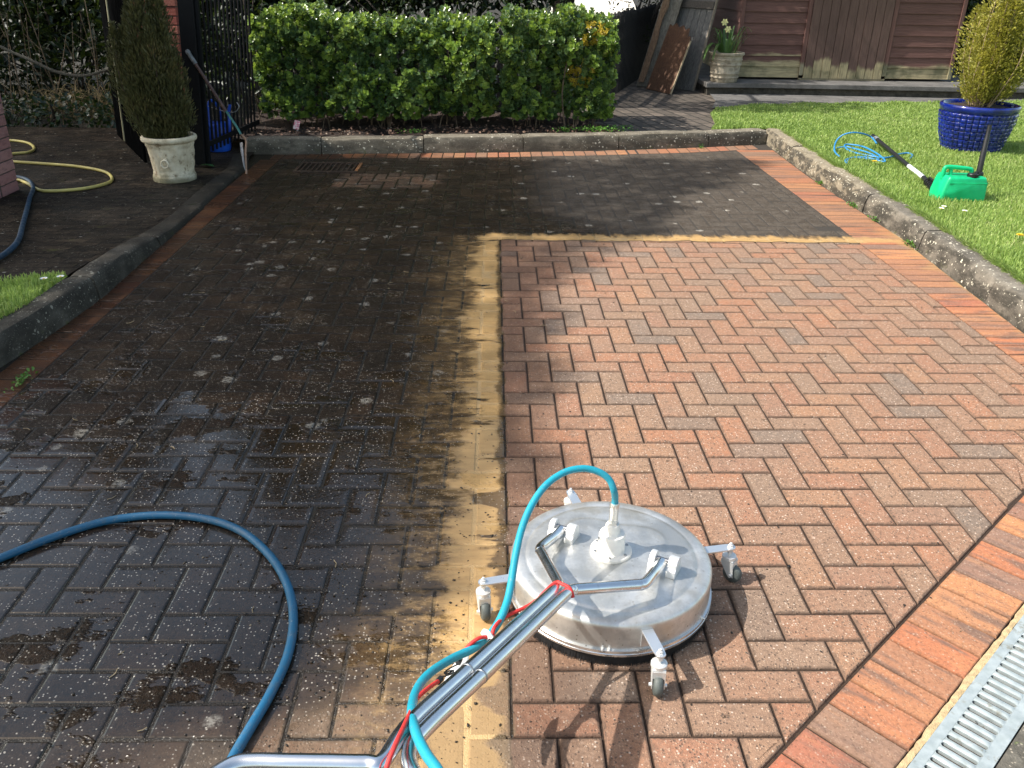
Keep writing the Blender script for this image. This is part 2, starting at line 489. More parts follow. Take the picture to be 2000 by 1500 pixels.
# outlines: the two long sides, the bowed back kerb, and the slanted edge in front
BACK = [(-2.25, 6.44), (-1.9, 6.45), (-1.27, 6.53), (-0.06, 6.64), (0.9, 6.78), (1.8, 6.96), (2.645, 7.21)]
def back_y(x):
    for (x0, y0), (x1, y1) in zip(BACK, BACK[1:]):
        if x <= x1: return y0+(y1-y0)*max(-1.0, (x-x0)/(x1-x0))
    return BACK[-1][1]
D0, D1 = Vector((0.54, -0.08)), Vector((1.69, 0.97))
DD = (D1-D0).normalized(); DN = Vector((-DD.y, DD.x))           # DN points to the driveway side

def clip(poly, n, d):
    """keep the part of a convex outline with n.p >= d"""
    out = []
    for i in range(len(poly)):
        a, b = poly[i], poly[(i+1) % len(poly)]
        fa, fb = n[0]*a[0]+n[1]*a[1]-d, n[0]*b[0]+n[1]*b[1]-d
        if fa >= 0: out.append(a)
        if (fa < 0) != (fb < 0):
            t = fa/(fa-fb); out.append((a[0]+(b[0]-a[0])*t, a[1]+(b[1]-a[1])*t))
    return out

def inset(poly, d):
    n = len(poly); out = []
    for i in range(n):
        p0, p1, p2 = Vector(poly[i-1]), Vector(poly[i]), Vector(poly[(i+1) % n])
        e0, e1 = (p1-p0).normalized(), (p2-p1).normalized()
        n0, n1 = Vector((-e0.y, e0.x)), Vector((-e1.y, e1.x))
        k = 1+n0.dot(n1)
        out.append(tuple(p1+(n0+n1)*(d/max(.2, k))))
    return out

def area(poly):
    return 0.5*sum(poly[i-1][0]*poly[i][1]-poly[i][0]*poly[i-1][1] for i in range(len(poly)))

def tidy(poly, e=.012):
    out = []
    for p in poly:
        if not out or math.dist(p, out[-1]) > e: out.append(p)
    while len(out) > 2 and math.dist(out[0], out[-1]) <= e: out.pop()
    return out

def paver(mb, poly, rnd, z=0.0, gap=0.0028, ch=0.0056):
    """one block: chamfered rim, very slightly uneven top"""
    poly = tidy(poly)
    if len(poly) < 3 or area(poly) < 4e-4: return
    ch = min(ch, .12*math.sqrt(area(poly)))
    p0 = inset(poly, gap)
    if area(p0) < 1.5e-4: return
    p1 = inset(p0, ch*0.35); p2 = inset(p0, ch)
    if area(p2) <= 1e-5: return
    tx, ty, tz = rnd.gauss(0, .0032), rnd.gauss(0, .0032), rnd.gauss(0, .0006)
    c = (sum(p[0] for p in poly)/len(poly), sum(p[1] for p in poly)/len(poly))
    H = lambda p, dz: (p[0], p[1], z+tz+dz+(p[0]-c[0])*tx+(p[1]-c[1])*ty)
    p3 = inset(p0, min(.017, .25*math.sqrt(area(poly)))) if area(poly) > 2e-3 else None
    if p3 and area(p3) < 1e-4: p3 = None
    n = len(p0); vs = []
    rings = [(p0, -.016, 1.0), (p0, -.0048, 1.0), (p1, -.0016, 1.0), (p2, 0.0, .85)]
    if p3: rings.append((p3, .0005, 0.0))
    for ring, dz, e in rings:
        vs += [H(p, dz) for p in ring]; EDGE.setdefault(id(mb), []).extend([e]*n)
    fs = []; m = len(rings)
    for L in range(m-1):
        for i in range(n): fs.append((L*n+i, L*n+(i+1) % n, (L+1)*n+(i+1) % n, (L+1)*n+i))
    fs.append(tuple((m-1)*n+i for i in range(n)))
    mb.add(vs, fs, 0)

EDGE = {}
def edge_attr(o, mb):
    at = o.data.attributes.new('edge', 'FLOAT', 'POINT')
    at.data.foreach_set('value', EDGE[id(mb)])

XL, XR = -1.90, 2.262
def driveway():
    mb = MB(); rnd = random.Random(3); u = 0.1
    for i in range(-21, 26):
        for j in range(-14, 70):
            k = (i-j) % 4
            if k == 0: q = [(i*u, j*u), ((i+2)*u, j*u), ((i+2)*u, (j+1)*u), (i*u, (j+1)*u)]
            elif k == 3: q = [(i*u, j*u), ((i+1)*u, j*u), ((i+1)*u, (j+2)*u), (i*u, (j+2)*u)]
            else: continue
            q = clip(q, (1, 0), XL); q = clip(q, (-1, 0), -XR) if q else q
            if not q: continue
            cx = sum(p[0] for p in q)/len(q)
            s_ = (back_y(cx+.1)-back_y(cx-.1))/.2
            by = back_y(cx)-0.225
            q = clip(q, (s_, -1), s_*cx-by) if q else q
            if q: q = clip(q, (DN.x, DN.y), DN.dot(D0)+.002)
            if q and len(q) >= 3: paver(mb, q, rnd)
    o = mb.build('driveway', [M_PAVE])
    edge_attr(o, mb)
    tag(o, kind='structure')
    jb = MB(); N = 40
    jb.add([(-.015, -1.6, -.0062), (2.62, -1.6, -.0062), (2.62, 3.83, -.0062), (-.015, 3.83, -.0062)], [(0, 1, 2, 3)])
    jb.add([(-2.1, -1.6, -.0034), (-.13, -1.6, -.0034), (-.13, 1.9, -.0028), (-2.1, 1.9, -.0028)], [(0, 1, 2, 3)])
    jb.add([(-2.1, 1.9, -.0028), (-.13, 1.9, -.0028), (-.13, 3.83, -.0016), (-2.1, 3.83, -.0016)], [(0, 1, 2, 3)])
    jb.add([(-2.1, 3.83, -.0016), (-.13, 3.83, -.0016), (-.13, 3.99, -.0016), (2.62, 3.99, -.0013), (2.70, 7.3, -.0013), (-2.3, 6.6, -.0016)], [(0, 1, 2, 3, 4, 5)])
    jb.add([(-.13, -1.6, -.0012), (-.015, -1.6, -.0012), (-.015, 3.83, -.0009), (-.13, 3.83, -.0009)], [(0, 1, 2, 3)])   # choked with slurry
    jb.add([(-.13, 3.83, -.0009), (2.62, 3.83, -.0009), (2.62, 3.99, -.0009), (-.13, 3.99, -.0009)], [(0, 1, 2, 3)])
    tag(jb.build('driveway_joints', [M_JOINT]), kind='structure')
driveway()

def border():
    mb = MB(); rnd = random.Random(5)
    y = -1.5
    while y < 7.0:                                            # long sides, blocks laid across
        w_ = 0.1
        q = [(-2.07, y), (XL, y), (XL, y+w_), (-2.07, y+w_)]
        if y+w_ < 6.2: paver(mb, q, rnd, ch=.003)
        if y > 0.2 and y+w_ < 6.93:
            e = np.interp([y, y+w_], [0.4, 2.36, 3.01, 3.94, 5.75, 7.16], [2.47, 2.48, 2.515, 2.575, 2.585, 2.64])-.003
            q = clip([(XR, y), (e[0], y), (e[1], y+w_), (XR, y+w_)], (DN.x, DN.y), DN.dot(D0)-.19)
            if q: paver(mb, q, rnd, ch=.003)
        y += w_
    x = -2.0
    while x < 2.5:                                            # under the back kerb
        a, b = (x, back_y(x)), (x+.1, back_y(x+.1))
        paver(mb, [(a[0], a[1]-.22), (b[0], b[1]-.22), (b[0], b[1]-.005), (a[0], a[1]-.005)], rnd, ch=.003)
        x += .1
    for k in range(-12, 24):                                  # slanted course beside the drain
        a = D0 + DD*(k*0.1030 + 0.058); b = a + DD*0.1030; o = -DN*0.192
        q = [tuple(a+o), tuple(b+o), tuple(b), tuple(a)]
        q = clip(q, (-1, 0), -XR)
        if q: paver(mb, q, rnd, z=0.001, ch=.003)
    o = mb.build('border_paving', [M_CLAY])
    edge_attr(o, mb)
    tag(o, kind='structure')
border()

# ------------------------------------------------------------------ kerbs, paths, lawn ground
def kerb_mat(name, pale=0.0, dark=0.0):
    g = G(name); p = g.pos(); x, y, z = g.xyz(p)
    n = g.noise(p, 6.0, 5, 0.65); r = g.rnd()
    col = g.ramp(n, [(0.3, (.055, .049, .039)), (0.5, (.115, .102, .082)), (0.72, (.225, .20, .16))])
    buff = g.ramp(g.noise(p, 10.0, 4, 0.6), [(0.3, (.17, .14, .09)), (0.7, (.33, .28, .20))])
    if pale: col = g.mix(g.sm(y + (g.noise(p, 2.0, 3)-0.5)*2.2, 4.0, 5.2)*pale, col, buff)
    up_ = g.sm(g.nz(), 0.5, 0.95)
    algae = g.sm(g.noise(g.scl(p, (1, 1, 2.5)), 5.0, 4, 0.65), 0.38, 0.56)
    col = g.mix(algae*(1.0-up_)*(0.88 if pale > .5 else 0.6), col, (.035, .032, .025))
    if dark: col = g.mix(dark, col, g.ramp(n, [(0.3, (.018, .016, .013)), (0.7, (.07, .064, .052))]))
    moss = g.sm(g.noise(p, 12.0, 4, 0.6), 0.60, 0.68)*g.sm(z, 0.06, 0.0)
    col = g.mix(moss*0.8, col, (.07, .08, .02))
    pj = g.vadd(p, g.scl(g.noise(p, 40.0, 2, color=True), (.012, .012, .012)))
    lich = g.mx(specks(g, pj, 38.0, 0.18, 0.30, 0.20), specks(g, g.vadd(pj, (2.2, 4.1, .3)), 85.0, 0.2, 0.36, 0.16))
    lich = g.mx(lich, specks(g, g.vadd(pj, (6.2, 1.1, .7)), 26.0, 0.16, 0.27, 0.16))*g.sm(g.noise(p, 2.6, 3), 0.36, 0.52)
    col = g.mix(lich*(0.9 if not dark else 0.35), col, (.62, .58, .46))
    col = g.mix(specks(g, p, 220.0, 0.2, 0.4, 0.15)*0.5, col, (.40, .37, .31))
    h = g.noise(p, 150.0, 4, 0.7)+g.noise(p, 25.0, 3)*0.8
    if dark: col = g.mix(g.sm(y, 2.6, 4.2)*.75, col, (.022, .018, .013))  # left kerb's colour darkens towards the gate
    return g.fin(col, 0.88, g.bump(h, 0.004, 0.8), Specular_IOR_Level=0.3 if not dark else 0.12)
M_KERB_R = kerb_mat('weathered_kerb_concrete', pale=0.8)
M_KERB_B = kerb_mat('mossy_kerb_concrete', pale=0.35)
M_KERB_L = kerb_mat('dark_kerb_concrete', dark=0.62)

def kerb(name, line, mat, side, height, width=0.2, stone=0.915, splay=0.05, first=0.0):
    """line: inner foot of the kerb; side=+1 puts the body to the left of travel"""
    P = [Vector((a, b)) for a, b in line]
    L = [0.0]
    for a, b in zip(P, P[1:]): L.append(L[-1]+(b-a).length)
    def at(s):
        s = max(0.0, min(L[-1]-1e-6, s))
        for i in range(len(P)-1):
            if s <= L[i+1]:
                t = (s-L[i])/(L[i+1]-L[i]); return P[i].lerp(P[i+1], t)
        return P[-1]
    def frm(s):
        d = (at(s+.12)-at(s-.12)).normalized()
        return at(s), Vector((-d.y, d.x))*side
    mb = MB(); rnd = random.Random(9); s = -first
    while s < L[-1]-0.02:
        e = min(s+stone, L[-1]); s0 = max(0.0, s)+.004; e0 = e-.004
        if e0-s0 > 0.03:
            n = max(2, int((e0-s0)/.08)); dz, do = rnd.gauss(0, .003), rnd.gauss(0, .003)
            vs, fs = [], []
            for i in range(n+1):
                ss = s0+(e0-s0)*i/n; c, nn = frm(ss); h = height(ss)
                end = .006 if i in (0, n) else 0.0
                prof = [(0.0, -.12), (0.0, .0), (splay*.16, h*.45), (splay*.42, h*.84-end*.3), (splay*.70, h*.955-end), (splay*1.15, h-end), (width-.012, h-end), (width, h*.93-end), (width, -.12)]
                for o, zz in prof:
                    q = c+nn*(o+do+rnd.gauss(0, .0012)); vs.append((q.x, q.y, zz+(dz if zz > 0 else 0)+rnd.gauss(0, .0012)))
            m = 9
            for i in range(n):
                for k in range(m-1): fs.append((i*m+k, i*m+k+1, (i+1)*m+k+1, (i+1)*m+k))
            fs.append(tuple(range(m))); fs.append(tuple(n*m+k for k in range(m))[::-1])
            mb.add(vs, fs)
        s += stone
    return tag(mb.build(name, mat, smooth=32), kind='structure')

def ramp_h(y):
    """the left kerb sinks towards the gate"""
    t = max(0.0, min(1.0, (y-2.6)/1.7)); t = t*t*(3-2*t)
    return .125*(1-t)+.028*t
kerb('kerb', [(2.47, 0.4), (2.48, 2.36), (2.515, 3.01), (2.575, 3.94), (2.585, 5.75), (2.64, 7.16), (2.652, 7.40)], M_KERB_R, -1, lambda s: .135, width=.165, first=0.38)
kerb('kerb', BACK, M_KERB_B, 1, lambda s: .135, width=.17, splay=.03, first=0.25)
kerb('kerb', [(-2.16, 0.9), (-2.09, 1.9), (-2.035, 2.3), (-2.01, 2.7), (-2.03, 3.5), (-2.045, 4.35), (-2.09, 5.8), (-2.20, 6.40)], M_KERB_L, 1, lambda s: ramp_h(0.9+s*0.99), width=.135, splay=.04)

def sheet(name, pts, z, mat, kind='structure'):
    mb = MB(); mb.add([(a, b, z) for a, b in pts], [tuple(range(len(pts)))])
    return tag(mb.build(name, mat), kind=kind)

def grid_sheet(name, x0, x1, y0, y1, step, zf, mat, keep=None):
    nx, ny = max(1, int((x1-x0)/step)), max(1, int((y1-y0)/step))
    xs, ys = np.linspace(x0, x1, nx+1), np.linspace(y0, y1, ny+1)
    V = np.array([(a, b, zf(a, b)) for b in ys for a in xs])
    F = np.array([(j*(nx+1)+i, j*(nx+1)+i+1, (j+1)*(nx+1)+i+1, (j+1)*(nx+1)+i) for j in range(ny) for i in range(nx)
                  if keep is None or keep((xs[i]+xs[i+1])/2, (ys[j]+ys[j+1])/2)])
    return tag(np_mesh(name, V, F, mat, smooth=True), kind='structure')

# earth out to the horizon
g = G('earth'); p = g.pos()
M_EARTH = g.fin(g.ramp(g.noise(p, 0.6, 6, 0.65), [(0.3, (.010, .009, .005)), (0.7, (.028, .022, .013))]), 0.95, g.bump(g.noise(p, 14.0, 4, 0.7), 0.03))
sheet('ground', [(-900, -900), (900, -900), (900, 900), (-900, 900)], -.10, M_EARTH)

# dark damp block paving left of the kerb
g = G('dark_block_paving'); p = g.pos(); x, y, z = g.xyz(p)
b = g.node('TexBrick'); b.offset = 0.5
g.put(b.inputs['Vector'], g.vadd(p, g.scl(g.noise(p, 6.0, 2, color=True), (.01, .01, 0))))
for nme, v in (('Scale', 1.0), ('Mortar Size', .006), ('Mortar Smooth', .4), ('Brick Width', .2), ('Row Height', .1)): b.inputs[nme].default_value = v
b.inputs['Color1'].default_value = (.048, .035, .023, 1); b.inputs['Color2'].default_value = (.020, .016, .011, 1); b.inputs['Mortar'].default_value = (.004, .004, .003, 1)
col = g.mix(g.sm(g.noise(p, 2.4, 5, 0.65), 0.35, 0.7)*0.6, S(g, b.outputs[0]), g.ramp(g.noise(p, 30.0, 4, 0.7), [(0.3, (.010, .008, .006)), (0.7, (.046, .035, .024))]))
col = g.mix(g.sm(g.noise(p, 5.0, 5, 0.7), 0.60, 0.68)*0.7, col, (.055, .055, .018))
col = g.mix(g.sm(g.noise(p, 34.0, 6, 0.75), 0.50, 0.66)*0.7, col, (.075, .058, .042))
col = g.mix(g.sm(g.noise(p, 16.0, 5, 0.75), 0.46, 0.34)*0.8, col, (.006, .005, .004))
sp = g.mx(specks(g, p, 60.0, 0.12, 0.26, 0.12), specks(g, g.vadd(p, (3.0, 1.0, 0)), 14.0, 0.09, 0.17, 0.20))
deb = g.sm(g.noise(g.vec(x*9.0, y*26.0), 1.0, 6, 0.75), 0.56, 0.66)
col = g.mix(deb*0.75, col, (.12, .088, .058))
blk = g.sm(g.noise(g.vec(x*7.0, y*18.0, 4.0), 1.0, 6, 0.75), 0.46, 0.36)
col = g.mix(blk*0.85, col, (.004, .0035, .003))
col = g.mix(sp*0.9, col, (.34, .32, .27))
M_DARKPAVE = g.fin(col, g.sm(g.noise(p, 2.0, 4), 0.3, 0.7, 0.55, 0.9), g.bump(S(g, b.outputs['Fac'])*-1.0+g.noise(p, 70.0, 6, 0.75)*1.6 + deb*0.5, 0.011), Specular_IOR_Level=0.12)
def side_z(x, y): return ramp_h(y)-.010
grid_sheet('side_paving', -6.2, -2.17, 0.5, 7.62, .1, side_z, M_DARKPAVE)

# flower bed earth under the hedge
g = G('bed_soil'); p = g.pos()
col = g.ramp(g.noise(p, 40.0, 5, 0.7), [(0.3, (.012, .009, .007)), (0.55, (.045, .028, .02)), (0.75, (.10, .06, .042))])
M_SOIL = g.fin(col, 0.95, g.bump(g.noise(p, 30.0, 5, 0.75), 0.03))
grid_sheet('flower_bed', -2.55, 1.28, 6.4, 8.4, .06, lambda a, b: .105+.03*math.sin(a*9+b*7)*math.sin(b*11-a*3), M_SOIL, keep=lambda a, b: b > back_y(a)+.13)

# paved path between hedge and lawn, concrete path in front of the shed
g = G('path_brick'); p = g.pos()
b = g.node('TexBrick'); b.offset = 0.5
rot = g.node('VectorRotate', rotation_type='Z_AXIS'); g.put(rot.inputs['Vector'], p); rot.inputs['Angle'].default_value = math.radians(78)
g.put(b.inputs['Vector'], S(g, rot.outputs[0]))
for nme, v in (('Scale', 1.0), ('Mortar Size', .012), ('Mortar Smooth', .3), ('Brick Width', .25), ('Row Height', .14)): b.inputs[nme].default_value = v
b.inputs['Color1'].default_value = (.15, .118, .09, 1); b.inputs['Color2'].default_value = (.085, .068, .052, 1); b.inputs['Mortar'].default_value = (.012, .010, .007, 1)
col = g.mix(g.sm(g.noise(p, 7.0, 5, 0.65), 0.35, 0.7)*0.6, S(g, b.outputs[0]), (.06, .05, .04))
col = g.mix(specks(g, p, 16.0, 0.06, 0.14, 0.2), col, (.34, .32, .28))
M_PATHB = g.fin(col, 0.85, g.bump(S(g, b.outputs['Fac'])*-1.0+g.noise(p, 80.0, 3)*0.3, 0.008))
sheet('path', [(0.95, 6.95), (1.9, 7.12), (2.62, 7.34), (2.4, 8.3), (2.66, 9.2), (2.95, 12.6), (0.9, 12.6)], .112, M_PATHB)
g = G('grey_concrete'); p = g.pos()
col = g.ramp(g.noise(p, 5.0, 6, 0.68), [(0.3, (.07, .066, .060)), (0.7, (.17, .16, .148))])
col = g.mix(specks(g, p, 40.0, 0.1, 0.25, 0.1)*0.6, col, (.3, .29, .27))
M_CONC = g.fin(col, 0.9, g.bump(g.noise(p, 60.0, 4, 0.7), 0.004))
sheet('path', [(2.44, 8.72), (3.2, 9.05), (4.5, 9.28), (6.6, 9.6), (12, 9.9), (12, 10.7), (2.75, 10.3), (2.62, 9.3)], .128, M_CONC)

# lawn
g = G('turf'); p = g.pos()
M_TURF = g.fin(g.ramp(g.noise(p, 7.0, 5, 0.7), [(0.3, (.10, .15, .025)), (0.7, (.22, .30, .05))]), 0.95, g.bump(g.noise(p, 50.0, 3), 0.02))
LAWN = [(2.615, 0.6), (2.63, 2.4), (2.715, 3.94), (2.73, 5.75), (2.785, 7.22), (2.75, 7.38), (2.10, 7.27), (2.22, 7.6), (2.33, 8.3), (2.50, 8.74), (3.3, 9.06), (4.5, 9.28), (6.6, 9.6), (14, 9.95), (14, 0.6)]
sheet('lawn', LAWN, .122, M_TURF)
VERGE = [(-2.145, 2.72), (-2.145, 2.3), (-2.20, 1.9), (-2.26, 1.2), (-2.9, 1.2), (-2.9, 2.35), (-2.5, 2.58), (-2.32, 2.72)]
sheet('lawn', VERGE[::-1], .124, M_TURF)

def inside(P, poly):
    x, y = P[:, 0], P[:, 1]; r = np.zeros(len(P), bool)
    for i in range(len(poly)):
        (x0, y0), (x1, y1) = poly[i-1], poly[i]
        c = ((y0 > y) != (y1 > y)) & (x < (x1-x0)*(y-y0)/(y1-y0+1e-12)+x0)
        r ^= c
    return r

g = G('grass_blade'); r = g.rnd(); p = g.pos()
tone = g.sm(g.noise(p, 1.6, 4, 0.6), 0.3, 0.7)
col = g.ramp(r*0.75+tone*0.25, [(0.0, (.15, .235, .045)), (0.4, (.26, .385, .085)), (0.7, (.35, .47, .12)), (0.9, (.44, .51, .18)), (1.0, (.50, .48, .27))])
g.fin(col, 0.55); g.translucent(g.mix(0.3, col, (.42, .56, .14)), 0.42)
M_GRASS = g.mat

def grass(name, poly, n, lo, hi, z, lab):
    P = RNG.uniform(lo, hi, size=(n, 2))
    ex = .12*np.abs(RNG.normal(size=n)); P = P[inside(P, poly)]
    n = len(P)
    a = RNG.uniform(0, 2*np.pi, n); h = RNG.uniform(.020, .046, n)*(0.75+.5*np.sin(P[:, 0]*5+np.sin(P[:, 1]*4))**2)
    lean = np.abs(RNG.normal(0, .45, n)); wd = RNG.uniform(.0016, .0034, n)*(1+np.clip((P[:, 1]-4)/5, 0, 1)*1.1)
    d = np.stack([np.cos(a), np.sin(a)], 1); s = np.stack([-d[:, 1], d[:, 0]], 1)
    b = np.c_[P, np.full(n, z)]
    mid = b+np.c_[d*(lean*h*.3)[:, None], h*.6]; tip = b+np.c_[d*(lean*h*1.0)[:, None], h*(1-.35*np.minimum(1, lean))]
    S3 = np.c_[s, np.zeros(n)]
    V = np.stack([b-S3*wd[:, None], b+S3*wd[:, None], mid-S3*(wd*.8)[:, None], mid+S3*(wd*.8)[:, None], tip], 1)
    F = np.array([(0, 1, 2), (1, 3, 2), (2, 3, 4)])[None]+(np.arange(n)*5)[:, None, None]
    o = np_mesh(name, V.reshape(-1, 3), F.reshape(-1, 3), M_GRASS)
    tag(o, lab, 'grass', kind='stuff')
VIEW = [(2.6, 1.6), (2.6, 7.2), (2.05, 7.25), (2.2, 9), (7.4, 9.8), (8.2, 9.9), (4.3, 4.4), (3.2, 1.6)]
def both(P): return inside(P, VIEW)
_in = inside
def grass_area():
    global inside
    inside = lambda P, poly: _in(P, LAWN2) & _in(P, VIEW)
    grass('grass', LAWN, 420000, (2.0, 1.6), (8.2, 10.0), .120, 'short sunlit green grass covering the lawn behind the kerb')
    inside = _in
LAWN2 = [(a-.012 if i < 5 else a, b) for i, (a, b) in enumerate(LAWN)]
grass_area()
grass('grass', VERGE, 16000, (-2.95, 1.2), (-2.13, 2.75), .122, 'small green grass patch beside the dark kerb at the left edge')

# the drain channel in front
DW = 0.132
def drain():
    o0 = D0 - DN*0.207
    ang = math.atan2(DD.y, DD.x)
    P = lambda s, t, z: (o0.x+DD.x*s-DN.x*t, o0.y+DD.y*s-DN.y*t, z)
    g = G('galvanised_steel'); p = g.pos()
    col = g.mix(g.sm(g.noise(p, 30.0, 4, 0.65), 0.3, 0.7), (.34, .39, .39), (.46, .51, .51))
    col = g.mix(g.sm(g.noise(p, 16.0, 5, 0.7), 0.56, 0.66)*0.6, col, (.20, .17, .10))
    m = g.fin(col, g.sm(g.noise(p, 40.0, 3), 0.3, 0.7, 0.35, 0.6), metal=0.35)
    mm = plain('drain_dark', (.01, .01, .009), 0.9)
    root = thing('drain_channel', P(0.1, 0.1, 0), 'galvanised slotted steel drain channel grating beside the sandy mortar strip', 'drain')
    mb = MB(); s0, s1, pitch, sw = -1.3, 1.75, 0.0292, 0.0125
    zt, zb = .003, -.004
    def slab(a, b, c, d):
        mb.add([P(a, c, zb), P(b, c, zb), P(b, d, zb), P(a, d, zb), P(a, c, zt), P(b, c, zt), P(b, d, zt), P(a, d, zt)],
               [(3, 2, 1, 0), (4, 5, 6, 7), (0, 1, 5, 4), (1, 2, 6, 5), (2, 3, 7, 6), (3, 0, 4, 7)])
    slab(s0, s1, 0, .023); slab(s0, s1, .100, .126)
    # bars between slots are gently domed, slot ends are rounded
    s = s0
    while s < s1:
        a, b = s+sw/2, s+pitch-sw/2; n = 6; vs, fs = [], []
        for i in range(n+1):
            q = a+(b-a)*i/n; z = zt+.0035*math.sin(math.pi*i/n)
            vs += [P(q, .0232, zt-.0005), P(q, .031, z), P(q, .092, z), P(q, .0998, zt-.0005)]
        for i in range(n):
            for k in range(3): fs.append((i*4+k, i*4+k+1, (i+1)*4+k+1, (i+1)*4+k))
        mb.add(vs, fs)
        mb.add([P(a, .0232, zt), P(a, .0998, zt), P(a, .0998, -.006), P(a, .0232, -.006)], [(0, 1, 2, 3)])
        mb.add([P(b, .0232, zt), P(b, .0998, zt), P(b, .0998, -.006), P(b, .0232, -.006)], [(0, 1, 2, 3)])
        for e0, sg in ((.0232, 1), (.0998, -1)):
            for q in (a-sw/2,):
                tri = []
                for i in range(7):
                    th = math.pi*i/6
                    tri.append((q-sw/2*math.cos(th), e0+sg*(sw/2)*(1-math.sin(th))))
                vs = [P(q-sw/2, e0, zt-.0004)]+[P(x_, y_, zt-.0004) for x_, y_ in tri[:4]]
                mb.add(vs, [tuple(range(5))])
                vs = [P(q+sw/2, e0, zt-.0004)]+[P(x_, y_, zt-.0004) for x_, y_ in tri[3:]]
                mb.add(vs, [tuple(range(5))])
        s += pitch
    mb.build('grating', m, root, smooth=30)
    tb = MB(); tb.add([P(s0, .01, -.05), P(s1, .01, -.05), P(s1, .122, -.05), P(s0, .122, -.05)], [(0, 1, 2, 3)])
    for t in (.002, .124): tb.add([P(s0, t, -.05), P(s1, t, -.05), P(s1, t, -.004), P(s0, t, -.004)], [(0, 1, 2, 3)])
    tb.build('trough', mm, root)
    # mortar strip between bricks and channel
    mb = MB(); n = 160; rnd = random.Random(4); vs, fs = [], []
    for i in range(n+1):
        q = s0+(s1-s0)*i/n
        vs += [P(q, -.016+rnd.gauss(0, .0012), -.001), P(q, -.008, .001+rnd.gauss(0, .001)), P(q, -.001+rnd.gauss(0, .0008), .0)]
    for i in range(n):
        for k in range(2): fs.append((i*3+k, i*3+k+1, (i+1)*3+k+1, (i+1)*3+k))
    mb.add(vs, fs)
    tag(mb.build('mortar_strip', plain('sand_mortar', (.50, .37, .20), 0.9, 0, .3, 60, .003, 250), smooth=True), kind='structure')
    # pavement on the far side of the drain
    g = G('gritty_concrete'); p = g.pos()
    col = g.ramp(g.noise(p, 25.0, 5, 0.7), [(0.3, (.055, .05, .04)), (0.7, (.17, .155, .125))])
    col = g.mix(specks(g, p, 120.0, 0.2, 0.4, 0.3)*0.8, col, (.42, .37, .29))
    col = g.mix(g.sm(g.noise(p, 14.0, 4, 0.7), 0.62, 0.68), col, (.10, .14, .03))
    sheet('pavement', [P(s0, .129, 0)[:2], P(s0, 2.2, 0)[:2], P(s1+1, 2.2, 0)[:2], P(s1+1, .129, 0)[:2]], -.002, g.fin(col, 0.9, g.bump(g.noise(p, 160.0, 4, 0.7), 0.005)))
drain()

# gully grating let into the paving at the back
def gully():
    root = thing('gully_grating', (-1.42, 5.89, 0), 'small rusty rectangular gully grating set in the wet dark paving', 'drain cover')
    x0, x1, y0, y1 = -1.68, -1.16, 5.71, 6.08
    mi = plain('rusty_iron', (.06, .035, .022), 0.5, 0.3, .5, 40, .002)
    rust = plain('rust_edge', (.30, .13, .045), 0.6, 0.1, .4, 40, .002)
    f = MB(); t = .025
    for c, sz in (((-1.42, y0+t/2, .004), (x1-x0, t, .016)), ((-1.42, y1-t/2, .004), (x1-x0, t, .016)), ((x0+t/2, 5.895, .004), (t, y1-y0-2*t-.002, .016))): f.box(c, sz)
    f.build('frame', mi, root, bevel=.002)
    MB().box((x1-t/2, 5.895, .004), (t, y1-y0-2*t-.002, .016)).build('rim', rust, root, bevel=.002)
    b = MB()
    for i in range(11): b.box((x0+.05+i*.042, 5.895, .002), (.016, y1-y0-2*t-.004, .012))
    b.build('bars', mi, root, bevel=.002)
    MB().box((-1.42, 5.895, -.0045), (x1-x0-.04, y1-y0-.04, .002)).build('sump', plain('black_water', (.005, .005, .004), 0.05), root)
gully()

# ------------------------------------------------------------------ shared materials
def steel(name, col, rough, metal=1.0, smear=.2):
    g = G(name); p = g.obj()
    n = g.noise(p, 9.0, 5, 0.65); n2 = g.noise(g.scl(p, (1, 1, 1)), 40.0, 4, 0.6)
    base = g.mix(g.sm(n, 0.4, 0.7)*smear, col, tuple(c*.62 for c in col))
    base = g.mix(g.sm(n2, 0.58, 0.72)*smear*1.2, base, (.42, .37, .28))
    r = g.sm(n, 0.25, 0.75, rough*.75, min(1, rough*1.35))
    return g.fin(base, r, g.bump(g.noise(p, 14.0, 3), .002, .25), metal)
def deck_steel():
    g = G('brushed_steel'); p = g.obj(); x, y, z = g.xyz(p)
    n = g.noise(p, 7.0, 6, 0.68); n2 = g.noise(p, 26.0, 5, 0.7)
    col = g.mix(g.sm(n, .38, .66), (.50, .50, .48), (.76, .755, .73))
    col = g.mix(g.sm(n2, .52, .70)*.5, col, (.44, .43, .40))
    col = g.mix(g.sm(g.noise(p, 4.0, 4, .6), .56, .70)*.55, col, (.47, .41, .31))
    spots = specks(g, p, 60.0, .12, .22, .22)
    col = g.mix(spots*.5, col, (.38, .35, .30))
    splash = specks(g, g.vadd(p, (3, 3, 3)), 130.0, .2, .35, .12)*g.sm(z, .13, .06)
    col = g.mix(splash*.8, col, (.12, .09, .06))
    br = g.noise(g.scl(p, (260, 14, 60)), 1.0, 3)
    return g.fin(col, g.sm(n2 + br*.3, .3, 1.0, .30, .52), g.bump(br + n2*.6, .0006, .5), .78)
M_STEEL = None
M_CHROME = steel('chrome_tube', (.78, .79, .80), .21, 1.0, .25)
M_CAST = steel('cast_aluminium', (.80, .80, .78), .42, .6, .15)
M_WHITE = plain('cream_enamel', (.78, .76, .70), .38, 0, .10, 30)
M_BLACKP = plain('black_plastic', (.015, .015, .016), .42, 0, .3, 40)
M_RUBBER = plain('grey_rubber', (.085, .097, .090), .6, 0, .25, 40, .0006, 300)

